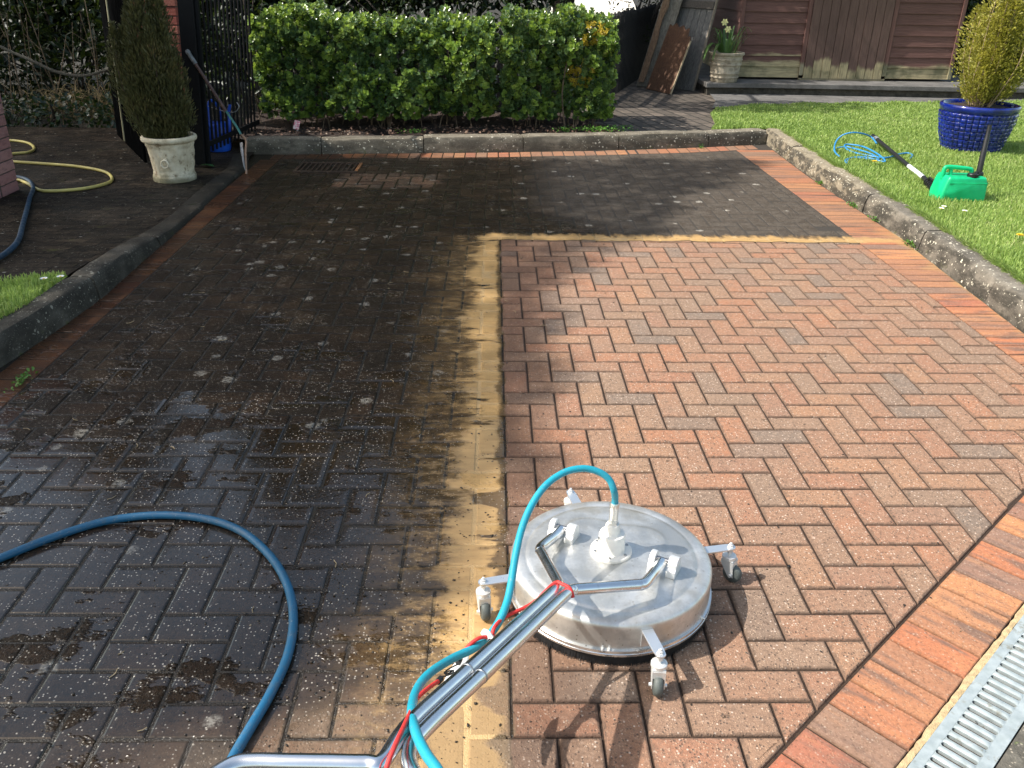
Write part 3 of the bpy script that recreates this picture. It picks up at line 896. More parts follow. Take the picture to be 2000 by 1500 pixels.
def hose_mat(name, col, rough=.42, dirt=.25):
    g = G(name); p = g.pos()
    d = g.sm(g.noise(p, 35.0, 4, 0.65), 0.48, 0.7)*dirt
    base = g.mix(g.sm(g.noise(p, 4.0, 3), 0.35, 0.65), tuple(c*.82 for c in col), col)
    base = g.mix(d, base, (.10, .09, .07))
    base = g.mix(g.sm(g.noise(p, 120.0, 4, .7), .60, .68)*.35, base, (.30, .30, .28))
    return g.fin(base, g.sm(g.noise(p, 20.0, 3), .3, .7, rough*.8, rough*1.3), g.bump(g.noise(p, 420.0, 2), .0008, .5))
M_TEAL = hose_mat('teal_hose', (.015, .33, .44), .4, .10)
M_BLUEH = hose_mat('blue_hose', (.008, .098, .20), .40, .25)
M_NAVY = hose_mat('navy_hose', (.012, .045, .085), .45, .35)
M_YELLOW = hose_mat('yellow_hose', (.50, .42, .12), .45, .30)
M_SKYH = hose_mat('sky_blue_hose', (.03, .24, .52), .38, .08)

# ------------------------------------------------------------------ the surface cleaner
def surface_cleaner():
    cx, cy = .267, .477
    root = thing('surface_cleaner', (cx, cy, 0), 'round stainless steel paving surface cleaner on four castors with a double chrome handle', 'surface cleaner')
    R = .265
    def top(r, z, a, i):
        # pressed plateau with four soft lobes, and a shallow ring groove
        if r < .23:
            lim = .150+.020*math.cos(4*(a-.5))
            t = max(0, min(1, (lim-r)/.012+.5)); t = t*t*(3-2*t)
            z = z+.0032*t
        return r, z
    prof = [(.0005, .1405), (.03, .1405), (.06, .1402), (.09, .1396), (.115, .139)]
    prof += [(.115+.0055*i, .139-.00012*i) for i in range(1, 12)] + [(.186, .1368), (.200, .1360), (.212, .1350), (.219, .1342), (.223, .1322), (.226, .1312), (.230, .1318), (.234, .1322), (.246, .1310), (.256, .1285), (.2618, .1245), (.2645, .119), (.265, .112), (.265, .054), (.265, .046)]
    m = MB().lathe(prof, (cx, cy, 0), 96, fn=top)
    m.build('deck', M_STEEL, root, smooth=38)
    b = MB().lathe([(.2655, .032), (.2705, .033), (.2712, .040), (.2695, .0415), (.2712, .043), (.2705, .050), (.2655, .051)], (cx, cy, 0), 96)
    b.build('rim_band', steel('rim_steel', (.82, .82, .80), .25, .9), root, smooth=30)
    # bristle skirt
    sk = MB(); rnd = random.Random(2); sk.lathe([(.255, .034), (.2625, .034), (.2635, .010), (.262, .003)], (cx, cy, 0), 96)
    for i in range(900):
        a = 2*math.pi*i/900; r0 = .2635+rnd.uniform(-.001, .0015); r1 = r0+rnd.uniform(.0, .0045)
        x0, y0 = cx+r0*math.cos(a), cy+r0*math.sin(a); x1, y1 = cx+r1*math.cos(a+rnd.gauss(0, .006)), cy+r1*math.sin(a+rnd.gauss(0, .006))
        t = Vector((-math.sin(a), math.cos(a), 0))*.0010
        q0, q1 = Vector((x0, y0, .034)), Vector((x1, y1, .0008+rnd.uniform(0, .002)))
        sk.add([q0-t, q0+t, q1+t*.7, q1-t*.7], [(0, 1, 2, 3)])
    sk.build('skirt', plain('black_bristle', (.012, .012, .013), .65, 0, .3, 60), root)
    for a in (-1.75, -1.69, -.62, .3, 1.2, 2.4, 3.6):
        d = Vector((math.cos(a), math.sin(a), 0)); q = Vector((cx, cy, .0535))+d*.265
        MB().lathe([(.0042, 0), (.0042, .004), (.0022, .0045), (.0022, .010)], q, 6, axis=tuple(d)).build('rim_bolt', M_CAST, root)
    # swivel in the middle
    sw = thing_part('swivel', root)
    s = MB().lathe([(.0535, .1385), (.0545, .140), (.0545, .150), (.0525, .1525), (.0365, .1535), (.0350, .157), (.0345, .196), (.0325, .202), (.0215, .204), (.0195, .207), (.0190, .226), (.0165, .231), (.0005, .232)], (cx, cy, 0), 40)
    s.build('body', M_WHITE, sw, smooth=35)
    mbs = steel('bolt_steel', (.5, .5, .5), .3)
    for k in range(6):
        a = k*math.pi/3+.3; MB().lathe([(.0042, .1510), (.0042, .1530), (.0026, .1533), (.0022, .1520), (.0005, .1520)], (cx+.045*math.cos(a), cy+.045*math.sin(a), .0018), 12).build('flange_bolt', mbs, sw, smooth=30)
    MB().lathe([(.0045, 0), (.0045, .006), (.002, .0065)], (cx-.031, cy-.010, .192), 8, axis=(-1, -.3, .1)).build('grease_nipple', mbs, sw, smooth=30)
    n = MB(); n.lathe([(.0125, .229), (.0125, .243), (.0110, .244)], (cx, cy, 0), 6)
    n.lathe([(.0100, .2435), (.0118, .2455), (.0118, .272), (.0124, .2735), (.0124, .292), (.0110, .295), (.0005, .2955)], (cx, cy, 0), 24)
    n.build('hose_coupling', steel('coupling_zinc', (.82, .80, .74), .3, .8), sw, smooth=35)
    # handle: two tubes that meet, run together and part again at the grips
    ax = Vector((-.49, -.87, 0)).normalized(); pp = Vector((.87, -.49, 0)).normalized()
    c0 = Vector((cx, cy, 0))
    def H(s_, t_, z): return c0 + ax*s_ + pp*t_ + Vector((0, 0, z))
    zt = lambda s_: .166+.224*max(0, s_)
    hd = thing_part('handle', root)
    for sg, nm in ((-1, 'l'), (1, 'r')):
        pts = [H(.012, sg*.142, .168), H(.05, sg*.142, .172), H(.125, sg*.142, .187), H(.150, sg*.134, .192), H(.165, sg*.121, .196), H(.275, sg*.029, .226), H(.292, sg*.0180, .231), H(.32, sg*.0147, zt(.32)), H(.5, sg*.0147, zt(.5)), H(.7, sg*.0147, zt(.7)), H(.895, sg*.0147, zt(.895))]
        if sg < 0: pts += [unproj(748, 1487, .388), unproj(715, 1491, .388), unproj(640, 1490, .387), unproj(560, 1489, .386), unproj(500, 1488, .385), unproj(462, 1492, .385), unproj(430, 1508, .386), unproj(395, 1535, .39), unproj(330, 1600, .40)]
        else: pts += [H(.955, .026, zt(.945)), H(1.0, .07, .395), H(1.045, .16, .402), H(1.085, .245, .41), H(1.11, .292, .412), H(1.16, .318, .42), H(1.30, .335, .44)]
        MB().tube(spline(pts, 8), .0141, 20).build('handle_tube', M_CHROME, hd, smooth=True)
        cpt = H(.705, sg*.0147, zt(.705)); d = (H(.72, sg*.0147, zt(.72))-cpt).normalized()
        MB().cyl(cpt, cpt+d*.004, .0150, seg=20).build('joint_ring', steel('dull_ring', (.45, .46, .47), .35), hd, smooth=True)
        # hinge: two lugs and a pin
        for k, off in enumerate((-.0250, .0290)):
            o = H(0, sg*.142+off, .138); X, Z = ax, Vector((0, 0, 1))
            out = [(-.026, 0), (.026, 0), (.026, .020)] + [(.0+.020*math.cos(a), .030+.020*math.sin(a)) for a in [math.radians(q) for q in (-10, 20, 50, 80, 110, 140, 170)]] + [(-.026, .018)]
            w_ = .024 if (k == 1) else .015
            MB().prism([o+X*a+Z*b-pp*(w_/2) for a, b in out], pp*w_).build('hinge_lug', M_CAST, root, bevel=.0018)
        MB().cyl(H(0, sg*.142-.034, .169), H(0, sg*.142+.036, .169), .006, seg=14).build('hinge_pin', steel('pin_steel', (.35, .35, .36), .35), root, smooth=30)
    # castors
    for ang, tr in ((-77.5, (-.10, -1.0)), (11.0, (.55, -.45)), (193.5, (.25, -.97)), (103.0, (.2, .9))):
        a = math.radians(ang); d = Vector((math.cos(a), math.sin(a), 0)); n_ = Vector((-d.y, d.x, 0))
        ca = thing_part('castor', root)
        arm = MB(); w_ = .0145; z0 = .104
        o = c0+Vector((0, 0, z0))
        poly = [o+d*.262-n_*w_, o+d*.335-n_*w_*.95] + [o+d*(.345+.0135*math.cos(q))+n_*(.0135*math.sin(q)) for q in [math.radians(v) for v in (-60, -30, 0, 30, 60)]] + [o+d*.335+n_*w_*.95, o+d*.262+n_*w_]
        arm.prism(poly, (0, 0, .0045))
        arm.prism([o+d*.2655-n_*w_, o+d*.2655+n_*w_, o+d*.2655+n_*w_-Vector((0, 0, .042)), o+d*.2655-n_*w_-Vector((0, 0, .042))], d*.004)
        arm.build('arm', steel('arm_steel', (.80, .82, .83), .28, .85, .05), ca, bevel=.0008)
        bp = o+d*.345
        st = MB(); st.lathe([(.0085, .0046), (.0085, .0062), (.0066, .0066), (.0066, .0120), (.0040, .0126), (.0036, .0170), (.0005, .0172)], bp, 6)
        st.lathe([(.0050, -.022), (.0050, .0)], bp, 12); st.lathe([(.0088, -.0125), (.0088, -.006)], bp, 6)
        st.build('bolt', M_CAST, ca)
        tr = Vector((tr[0], tr[1], 0)).normalized(); sd = Vector((-tr.y, tr.x, 0))
        wc = bp+tr*.016; wc.z = .0272
        fk = MB(); fk.lathe([(.0150, -.022), (.0190, -.024), (.0195, -.032), (.0165, -.035), (.0005, -.035)], bp, 28)
        for sg in (-1, 1):
            q = sd*sg*.0145
            pl = [bp-tr*.016+Vector((0, 0, -.034)), bp+tr*.018+Vector((0, 0, -.034)), Vector((bp.x, bp.y, 0))+tr*.021+Vector((0, 0, .046)), wc+tr*.008+Vector((0, 0, -.006)), wc-tr*.008+Vector((0, 0, -.004)), bp-tr*.016+Vector((0, 0, -.044))]
            fk.prism([v+q-sd*.001 for v in pl], sd*.002)
        top_ = bp+Vector((0, 0, -.036)); fk.prism([top_-tr*.016-sd*.0155, top_+tr*.018-sd*.0155, top_+tr*.018+sd*.0155, top_-tr*.016+sd*.0155], (0, 0, .003))
        fr = top_+tr*.0185; fk.prism([fr-sd*.0155, fr+sd*.0155, fr+sd*.0155-Vector((0, 0, .020)), fr-sd*.0155-Vector((0, 0, .020))], tr*.0016)
        fk.build('fork', M_CAST, ca, smooth=30)
        wh = MB(); wh.lathe([(.006, -.0115), (.0165, -.0115), (.0215, -.0105), (.0252, -.0075), (.0268, -.002), (.0268, .002), (.0252, .0075), (.0215, .0105), (.0165, .0115), (.006, .0115)], wc, 32, axis=tuple(sd))
        wh.build('wheel', M_RUBBER, ca, smooth=35)
        MB().cyl(wc-sd*.021, wc+sd*.021, .0045, seg=10).build('axle', M_CAST, ca, smooth=30)
    # the hose that feeds it
    hp = [Vector(q) for q in [(.267, .477, .288), (.2665, .476, .312)]] + [unproj(*q) for q in ((1199, 958, .342), (1190, 937, .368), (1170, 922, .386), (1140, 915, .396), (1104, 922, .394), (1068, 946, .380), (1040, 984, .357), (1020, 1030, .330), (1007, 1085, .300), (999, 1135, .274), (989, 1180, .254), (968, 1225, .242), (932, 1262, .242), (882, 1287, .262), (838, 1316, .290), (813, 1350, .318), (804, 1392, .357), (813, 1432, .402), (832, 1472, .428), (858, 1510, .445), (900, 1600, .45))]
    MB().tube(spline(hp, 8), .0088, 16).build('feed_hose', M_TEAL, root, smooth=True)
    return root

def thing_part(name, parent):
    """an empty part that carries sub-parts"""
    o = bpy.data.objects.new(name, None); o.empty_display_size = .05
    return link(o, parent)

def unproj(px, py, z):
    """the real point at height z seen at a pixel of the photograph"""
    d = _F*1666.28 + _R*(px-1000) - _U*(py-750)
    t = (z-1.5192)/d.z
    return Vector((-0.0486, -1.3469, 1.5192)) + d*t
_F, _R, _U = Vector((0.0235582, 0.8989608, -0.4373952)), Vector((0.9997131, -0.0192855, 0.0142079)), Vector((-0.0043369, 0.4376044, 0.8991572))

M_STEEL = deck_steel()
surface_cleaner()

# red elastic cords hooked together round the handle, white tie and tag
def cords():
    red = plain('red_elastic', (.62, .035, .03), .55, 0, .2, 120, .0006, 700)
    ax = Vector((-.49, -.87, 0)).normalized(); pp = Vector((.87, -.49, 0)).normalized(); c0 = Vector((.267, .477, 0))
    H = lambda s_, t_, z: c0 + ax*s_ + pp*t_ + Vector((0, 0, z))
    root = thing('bungee_cord', H(.4, 0, .2), 'red elastic bungee cord looped round the chrome handle and teal hose', 'bungee cord')
    zt = lambda s_: .166+.224*s_
    a = [H(.315, .030, zt(.31)-.004), H(.310, .020, zt(.31)+.013), H(.308, 0, zt(.31)+.0165), H(.312, -.02, zt(.31)+.014), unproj(1040, 1178, .238), unproj(990, 1203, .240), unproj(968, 1222, .256), unproj(962, 1240, .248), unproj(972, 1246, .238), unproj(940, 1245, .258), unproj(915, 1262, .252), unproj(897, 1290, .235)]
    MB().tube(spline(a, 8), .0042, 10).build('cord', red, root, smooth=True)
    b = [unproj(858, 1329, .285), unproj(835, 1345, .312), unproj(813, 1366, .333), unproj(800, 1395, .370), unproj(786, 1425, .404), unproj(772, 1455, .418), unproj(758, 1490, .412), unproj(752, 1520, .395)]
    MB().tube(spline(b, 8), .0042, 10).build('cord', red, root, smooth=True)
    for p0, p1, p2 in ((unproj(897, 1290, .235), unproj(893, 1298, .236), unproj(872, 1314, .255)), (unproj(858, 1329, .285), unproj(864, 1322, .282), unproj(882, 1312, .250))):
        h = MB(); d = (p1-p0).normalized(); h.tube([p0-d*.006, p0, p0+d*.008], .0062, 10)
        s = d.cross(Vector((0, 0, 1))).normalized()
        h.tube(spline([p1, p1.lerp(p2, .5)+s*.004, p2+s*.004, p2+d*.004, p2-s*.005, p1.lerp(p2, .6)-s*.006], 6), .0016, 8)
        h.build('hook', M_BLACKP, root, smooth=True)
    wp = plain('white_plastic', (.80, .80, .78), .4, 0, .06, 30)
    root = thing('cable_tie', unproj(958, 1244, .25), 'white cable tie round the teal hose under the red cord', 'cable tie')
    q = [unproj(953, 1232, .258), unproj(956, 1244, .262), unproj(962, 1256, .250)]
    t = MB(); e = Vector((.011, .006, 0))
    P = spline([unproj(944, 1246, .238), unproj(950, 1238, .258), unproj(958, 1240, .262), unproj(966, 1246, .255), unproj(970, 1256, .240)], 5)
    for k in range(len(P)-1):
        n_ = Vector((-.5, .2, .8))*.0008; v = Vector((.006, -.012, -.002))
        t.add([P[k]-v, P[k+1]-v, P[k+1]+v, P[k]+v, P[k]-v+n_, P[k+1]-v+n_, P[k+1]+v+n_, P[k]+v+n_], [(3, 2, 1, 0), (4, 5, 6, 7), (0, 1, 5, 4), (2, 3, 7, 6)])
    t.build('strap', wp, root, smooth=True)
    root = thing('plastic_tag', unproj(890, 1315, .22), 'long white plastic tag hanging behind the chrome handle below the hooks', 'tag')
    pl = [unproj(918, 1270, .215), unproj(914, 1290, .213), unproj(900, 1322, .215), unproj(864, 1357, .228), unproj(859, 1352, .228), unproj(866, 1332, .222), unproj(882, 1302, .214), unproj(902, 1280, .212)]
    MB().prism(pl, (.0005, -.0006, -.0012)).build('plate', wp, root)
cords()

# blue pressure hose in the foreground
def on(px, py, z): return unproj(px, py, z)
def top_hose(name, pts, r, mat, label, seg=14):
    o = MB().tube(spline(pts, 10), r, seg).build(name, mat, smooth=True)
    return tag(o, label, 'hose')
bh = [on(-300, 1190, .0125), on(-130, 1140, .0125), on(0, 1090, .0125), on(110, 1047, .0125), on(210, 1017, .0125), on(310, 1006, .0125), on(400, 1013, .0125), on(470, 1037, .0125), on(525, 1083, .0125), on(560, 1140, .0125), on(573, 1205, .0125), on(562, 1280, .0125), on(528, 1355, .0125), on(490, 1420, .0125), on(450, 1490, .0125), on(400, 1600, .0125), on(330, 1720, .0125)]
top_hose('pressure_hose', bh, .0118, M_BLUEH, 'thick blue pressure hose curving across the wet dark paving in front', 16)

# ------------------------------------------------------------------ hoses on the left, hoe, leaf, plant label
def lz(x, y, r): return side_z(x, y)+r
yl = [(-3.75, 4.93), (-3.67, 5.20), (-3.54, 5.117), (-3.40, 4.96), (-3.273, 4.866), (-3.078, 4.922), (-2.96, 5.07), (-2.955, 5.25), (-3.12, 5.52), (-3.421, 5.711), (-3.707, 5.797), (-4.1, 5.90), (-4.25, 6.0), (-4.17, 6.19), (-4.075, 6.27), (-4.12, 6.46), (-4.32, 6.72), (-4.6, 6.82), (-4.95, 6.7)]
top_hose('garden_hose', [(a, b, lz(a, b, .0125)) for a, b in yl], .0115, M_YELLOW, 'yellow garden hose snaking over the dark side paving beside the brick pillar')
nv = [(-3.9, 5.35), (-3.62, 5.24), (-3.42, 4.98), (-3.27, 4.62), (-3.117, 4.256), (-2.93, 3.83), (-2.78, 3.50), (-2.68, 3.22), (-2.64, 2.95), (-2.72, 2.6), (-2.9, 2.2)]
top_hose('garden_hose', [(a, b, lz(a, b, .018)) for a, b in nv], .0150, M_NAVY, 'dark navy blue hose lying on the side paving towards the left edge')

def hoe():
    root = thing('hoe', (-2.04, 5.66, 0), 'old long-handled hoe with rusty shaft leaning against the black gate post', 'hoe')
    rust = plain('rusty_shaft', (.11, .065, .055), .55, .3, .4, 30, .002)
    Pb, Pk, Pm, Pt = Vector((-2.035, 5.62, .002)), Vector((-2.045, 5.74, .262)), Vector((-2.185, 5.79, .465)), Vector((-2.445, 5.88, .885))
    MB().tube([Pm, Pm.lerp(Pt, .5), Pt], .0125, 12).build('shaft', rust, root, smooth=True)
    MB().tube(spline([Pm, Pm.lerp(Pk, .55)+Vector((0, 0, -.006)), Pk+Vector((-.03, 0, .03))], 5), .0095, 10).build('ferrule', plain('teal_paint', (.05, .19, .17), .45, 0, .4, 40), root, smooth=True)
    MB().tube(spline([Pk+Vector((-.03, 0, .03)), Pk+Vector((-.004, 0, .004)), Pk+Vector((.008, -.01, -.03)), Pb.lerp(Pk, .6), Pb], 6), .0085, 10).build('neck', plain('pale_rust', (.33, .20, .13), .5, .2, .4, 40), root, smooth=True)
    bl = [Pk+Vector((-.045, -.005, -.035)), Pk+Vector((-.022, -.01, -.03)), Pk+Vector((-.012, -.05, -.10)), Pb+Vector((-.004, 0, .02)), Pb+Vector((-.016, .0, .06)), Pk+Vector((-.042, -.03, -.10))]
    MB().prism(bl, (0, .004, .001)).build('blade', plain('grey_blade', (.34, .34, .34), .4, .5, .3, 30), root)
    d = (Pt-Pm).normalized()
    g_ = MB(); g_.tube([Pt-d*.09, Pt], .0165, 12); g_.lathe([(.0005, .026), (.014, .022), (.020, .012), (.021, 0), (.018, -.012), (.0005, -.014)], Pt+d*.008, 14, axis=tuple(d))
    g_.build('grip', plain('grey_grip', (.20, .21, .21), .5, .1, .4, 30), root, smooth=50)
hoe()

def small_leaf():
    z = side_z(-2.39, 5.78)
    V, F = leaf_cloud(np.array([(-2.455, 5.79, z+.015)]), np.array([(1.0, -.15, .05)]), np.array([.125]), 1.0, np.array([.15]))
    m = plain('fresh_green', (.05, .16, .045), .45, 0, .3, 30)
    o = np_mesh('fallen_leaf', V, F, m, smooth=True)
    o.modifiers.new('thickness', 'SOLIDIFY').thickness = .001
    tag(o, 'single broad green leaf lying beside the foot of the gate post', 'leaf')
small_leaf()

def plant_label():
    root = thing('plant_label', (-1.87, 6.86, .11), 'small pink plant label stuck in the soil under the hedge', 'plant label')
    g = G('printed_label'); p = g.obj()
    col = g.mix(g.sm(g.noise(p, 60.0, 3), .45, .55), (.62, .16, .22), (.72, .56, .52))
    M = Matrix.Rotation(.25, 3, 'Y') @ Matrix.Rotation(-.35, 3, 'X')
    MB().box((-1.87, 6.86, .19), (.052, .002, .082), M).build('card', g.fin(col, .4), root, bevel=.0006)
    MB().box((-1.876, 6.868, .120), (.012, .002, .10), M).build('stake', plain('label_stake', (.7, .68, .64), .5), root)
plant_label()

# ------------------------------------------------------------------ pots and their plants
def potted_leaves(name, root, pts, D, size, width, mat, roll=True, shape=LEAF):
    V, F = leaf_cloud(pts, D, size, width, RNG.uniform(-1.2, 1.2, len(pts)) if roll else None, shape)
    return np_mesh(name, V, F, mat, root, smooth=False)

def leaf_mat(name, stops, rough=.35, trans=.25, tcol=None, nscale=1.2, spec=.5):
    g = G(name); r = g.rnd(); p = g.pos()
    f = r*0.55+g.sm(g.noise(p, nscale*4, 3, 0.6), .3, .7)*0.45
    col = g.ramp(f, stops)
    g.fin(col, rough, Specular_IOR_Level=spec)
    if trans: g.translucent(g.mix(.5, col, tcol or (.2, .3, .04)), trans)
    return g.mat

def stone_pot():
    c = Vector((-2.505, 5.335, side_z(-2.5, 5.33)))
    root = thing('plant_pot', c, 'ornate weathered cream stone pot with ring handle beside the black gate', 'plant pot', 'plant pots around the garden')
    g = G('weathered_cream_stone'); p = g.obj(); z = g.xyz(p)[2]
    n = g.noise(p, 9.0, 5, .65)
    col = g.ramp(n, [(.3, (.44, .35, .22)), (.5, (.68, .59, .42)), (.7, (.78, .70, .54))])
    col = g.mix(g.sm(g.noise(p, 14.0, 4, .65), .55, .68)*.8, col, (.20, .13, .07))
    col = g.mix(g.sm(z+(n-.5)*.12, .09, .02)*.8, col, (.10, .095, .045))
    m = g.fin(col, .85, g.bump(g.noise(p, 60.0, 4, .7), .006))
    def fn(r, z, a, i):
        # raised panels with a bordered field
        k = (a*6/(2*math.pi)) % 1.0
        e = abs(k-.5)
        if .06 < z < .27:
            d = min(z-.06, .27-z)
            if e < .36: r -= .007*max(0, min(1, (.36-e)/.03))*max(0, min(1, d/.02))
            if int(a*6/(2*math.pi)) % 2 == 0 and e < .30 and d > .03:
                r += .010*(.5+.5*math.sin(z*75+math.sin(k*18)*2.2)*math.cos(k*19))
        return r, z
    prof = [(.150, 0), (.158, .003), (.160, .03), (.156, .045), (.150, .05), (.151, .056)] + [(.151+.025*((z-.06)/.21), z) for z in [.06+.0075*i for i in range(29)]] + [(.177, .283), (.178, .290), (.190, .294), (.200, .303), (.203, .316), (.199, .330), (.188, .337), (.176, .335), (.168, .322), (.160, .290), (.0005, .288)]
    MB().lathe(prof, c, 120, fn=fn).build('pot_body', m, root, smooth=60)
    rg = MB(); q = c+Vector((.008, -.180, .165))
    rg.tube([q+Vector((.026*math.cos(a), -.010, -.012+.028*math.sin(a))) for a in np.linspace(0, 2*math.pi, 25)], .0065, 10)
    rg.lathe([(.015, 0), (.013, .008), (.0005, .012)], q+Vector((0, .008, .016)), 14, axis=(0, -1, 0))
    rg.build('ring_handle', m, root, smooth=50)
    MB().lathe([(.165, .289), (.12, .300), (.0005, .305)], c, 40).build('soil', M_SOIL, root, smooth=True)
    # tall dark conifer growing in it
    pl = thing('conifer', c+Vector((0, 0, .30)), 'tall dark green upright conifer growing in the cream stone pot', 'conifer')
    lm = leaf_mat('dark_conifer', [(0, (.040, .042, .014)), (.5, (.090, .092, .030)), (.85, (.15, .13, .046)), (1, (.22, .155, .06))], .6, .15, (.07, .09, .03))
    st = MB(); Ps, Ds = [], []
    rnd = random.Random(8)
    plumes = [(-.22, .02, 1.08, .07), (-.15, -.05, .98, .08), (-.10, .05, 1.24, .085), (-.03, -.03, 1.33, .085), (.04, .02, 1.30, .085), (.09, -.04, 1.12, .075), (.13, .03, .92, .075), (.02, -.09, 1.16, .08), (-.09, -.09, .80, .085), (.10, -.08, .70, .08), (-.15, .0, .66, .08), (.15, 0, .6, .08), (-.02, .08, 1.25, .09), (-.27, -.02, 1.10, .07), (-.25, .05, .92, .08), (-.20, .08, 1.18, .075), (-.18, -.09, .72, .08), (.06, .08, 1.28, .085), (-.13, -.02, 1.30, .08), (-.07, -.06, 1.36, .085), (.12, -.05, .85, .08)]
    for dx, dy, top_, rr in plumes:
        base = c+Vector((dx*.35, dy*.5, .30)); tip = c+Vector((dx, dy, top_))
        mid = base.lerp(tip, .45)+Vector((dx*.35, dy*.3, 0))
        sp = spline([base, mid, tip], 10)
        st.tube(sp, .006, 6, taper=.4)
        n = int(2400*(top_-.3))
        for _ in range(n):
            t = rnd.random()**.8; q = sp[int(t*(len(sp)-1))]
            a = rnd.uniform(0, 2*math.pi); r = rr*math.sqrt(rnd.random())*(1.0 if t < .75 else max(.1, (1-t)/.25))*(1.15-.3*t)
            Ps.append((q.x+r*math.cos(a), q.y+r*math.sin(a), q.z+rnd.uniform(-.03, .03)))
            Ds.append((math.cos(a)*.55, math.sin(a)*.55, 1.0+rnd.uniform(-.2, .5)))
    potted_leaves('foliage', pl, np.array(Ps), np.array(Ds)+RNG.normal(0, .22, (len(Ps), 3)), RNG.uniform(.022, .045, len(Ps)), .22, lm, shape=NARROW)
    st.build('stems', plain('conifer_stem', (.07, .045, .03), .8), pl, smooth=True)
stone_pot()

def blue_pot():
    c = Vector((4.215, 6.36, .118))
    root = thing('plant_pot', c, 'large glossy cobalt blue glazed pot with square tile pattern on lawn', 'plant pot', 'plant pots around the garden')
    g = G('cobalt_glaze'); p = g.obj(); n = g.noise(p, 12.0, 4, .6)
    col = g.ramp(n, [(.3, (.003, .007, .085)), (.7, (.008, .024, .24))])
    m = g.fin(col, .10, g.bump(g.noise(p, 35.0, 3), .002, .5), Coat_Weight=.5, Coat_Roughness=.05)
    H = .40
    def rad(z):
        t = z/H; return .222+.088*math.sin(min(1, t*.95)*math.pi/2)**.9
    NT, NR = 38, 9
    def fn(r, z, a, i):
        k = (a*NT/(2*math.pi)) % 1.0; j = ((z-.015)/(.335-.015)*NR)
        if 0 <= j < NR:
            e = min(k, 1-k)*2; f = j % 1.0; f = min(f, 1-f)*2
            r += .015*min(1, e/.30)**.8*min(1, f/.28)**.8*(.8+.2*math.sin(int(j)*5.1+int(a*NT/(2*math.pi))*2.3))
        return r, z
    prof = [(.215, 0)] + [(rad(z), z) for z in [.006+.0055*i for i in range(61)]] + [(rad(.35)+.004, .347), (rad(.36)+.012, .355), (rad(.38)+.014, .385), (rad(.39)+.010, .398), (rad(.39), .402), (rad(.39)-.014, .398), (rad(.38)-.022, .372), (.0005, .37)]
    MB().lathe(prof, c, NT*6, fn=fn).build('pot_body', m, root, smooth=70)
    MB().lathe([(.283, .371), (.2, .380), (.0005, .384)], c, 40).build('soil', M_SOIL, root, smooth=True)
    pl = thing('conifer', c+Vector((0, 0, .378)), 'golden yellow-green bushy conifer growing in the blue glazed pot', 'conifer')
    lm = leaf_mat('golden_conifer', [(0, (.11, .11, .022)), (.35, (.23, .225, .036)), (.7, (.37, .355, .058)), (.93, (.50, .45, .10)), (1, (.38, .23, .09))], .55, .35, (.55, .50, .07))
    st = MB(); Ps, Ds = [], []; rnd = random.Random(18)
    for k in range(46):
        a = rnd.uniform(0, 2*math.pi); q = rnd.random()**.6; top_ = .62+rnd.random()*.95*(1-.30*q)
        R_ = .30*q
        base = c+Vector((.10*q*math.cos(a), .10*q*math.sin(a), .37)); tip = c+Vector((R_*math.cos(a)*.9+.04, R_*math.sin(a)*.9, top_))
        mid = base.lerp(tip, .5)+Vector((.10*q*math.cos(a), .10*q*math.sin(a), 0))
        sp = spline([base, mid, tip], 12); st.tube(sp, .0055, 6, taper=.35)
        for _ in range(700):
            t = .16+.84*rnd.random()**.75; w_ = sp[int(t*(len(sp)-1))]
            b = rnd.uniform(0, 2*math.pi); r = .085*math.sqrt(rnd.random())*(1.0 if t < .8 else max(.12, (1-t)/.2))
            Ps.append((w_.x+r*math.cos(b), w_.y+r*math.sin(b), w_.z+rnd.uniform(-.03, .03)))
            Ds.append((math.cos(b)*.8+math.cos(a)*.25, math.sin(b)*.8+math.sin(a)*.25, .75+rnd.uniform(-.3, .5)))
    potted_leaves('foliage', pl, np.array(Ps), np.array(Ds)+RNG.normal(0, .25, (len(Ps), 3)), RNG.uniform(.015, .034, len(Ps)), .45, lm, shape=NARROW)
    st.build('stems', plain('pale_stem', (.34, .25, .15), .8, 0, .35, 30), pl, smooth=True)
blue_pot()

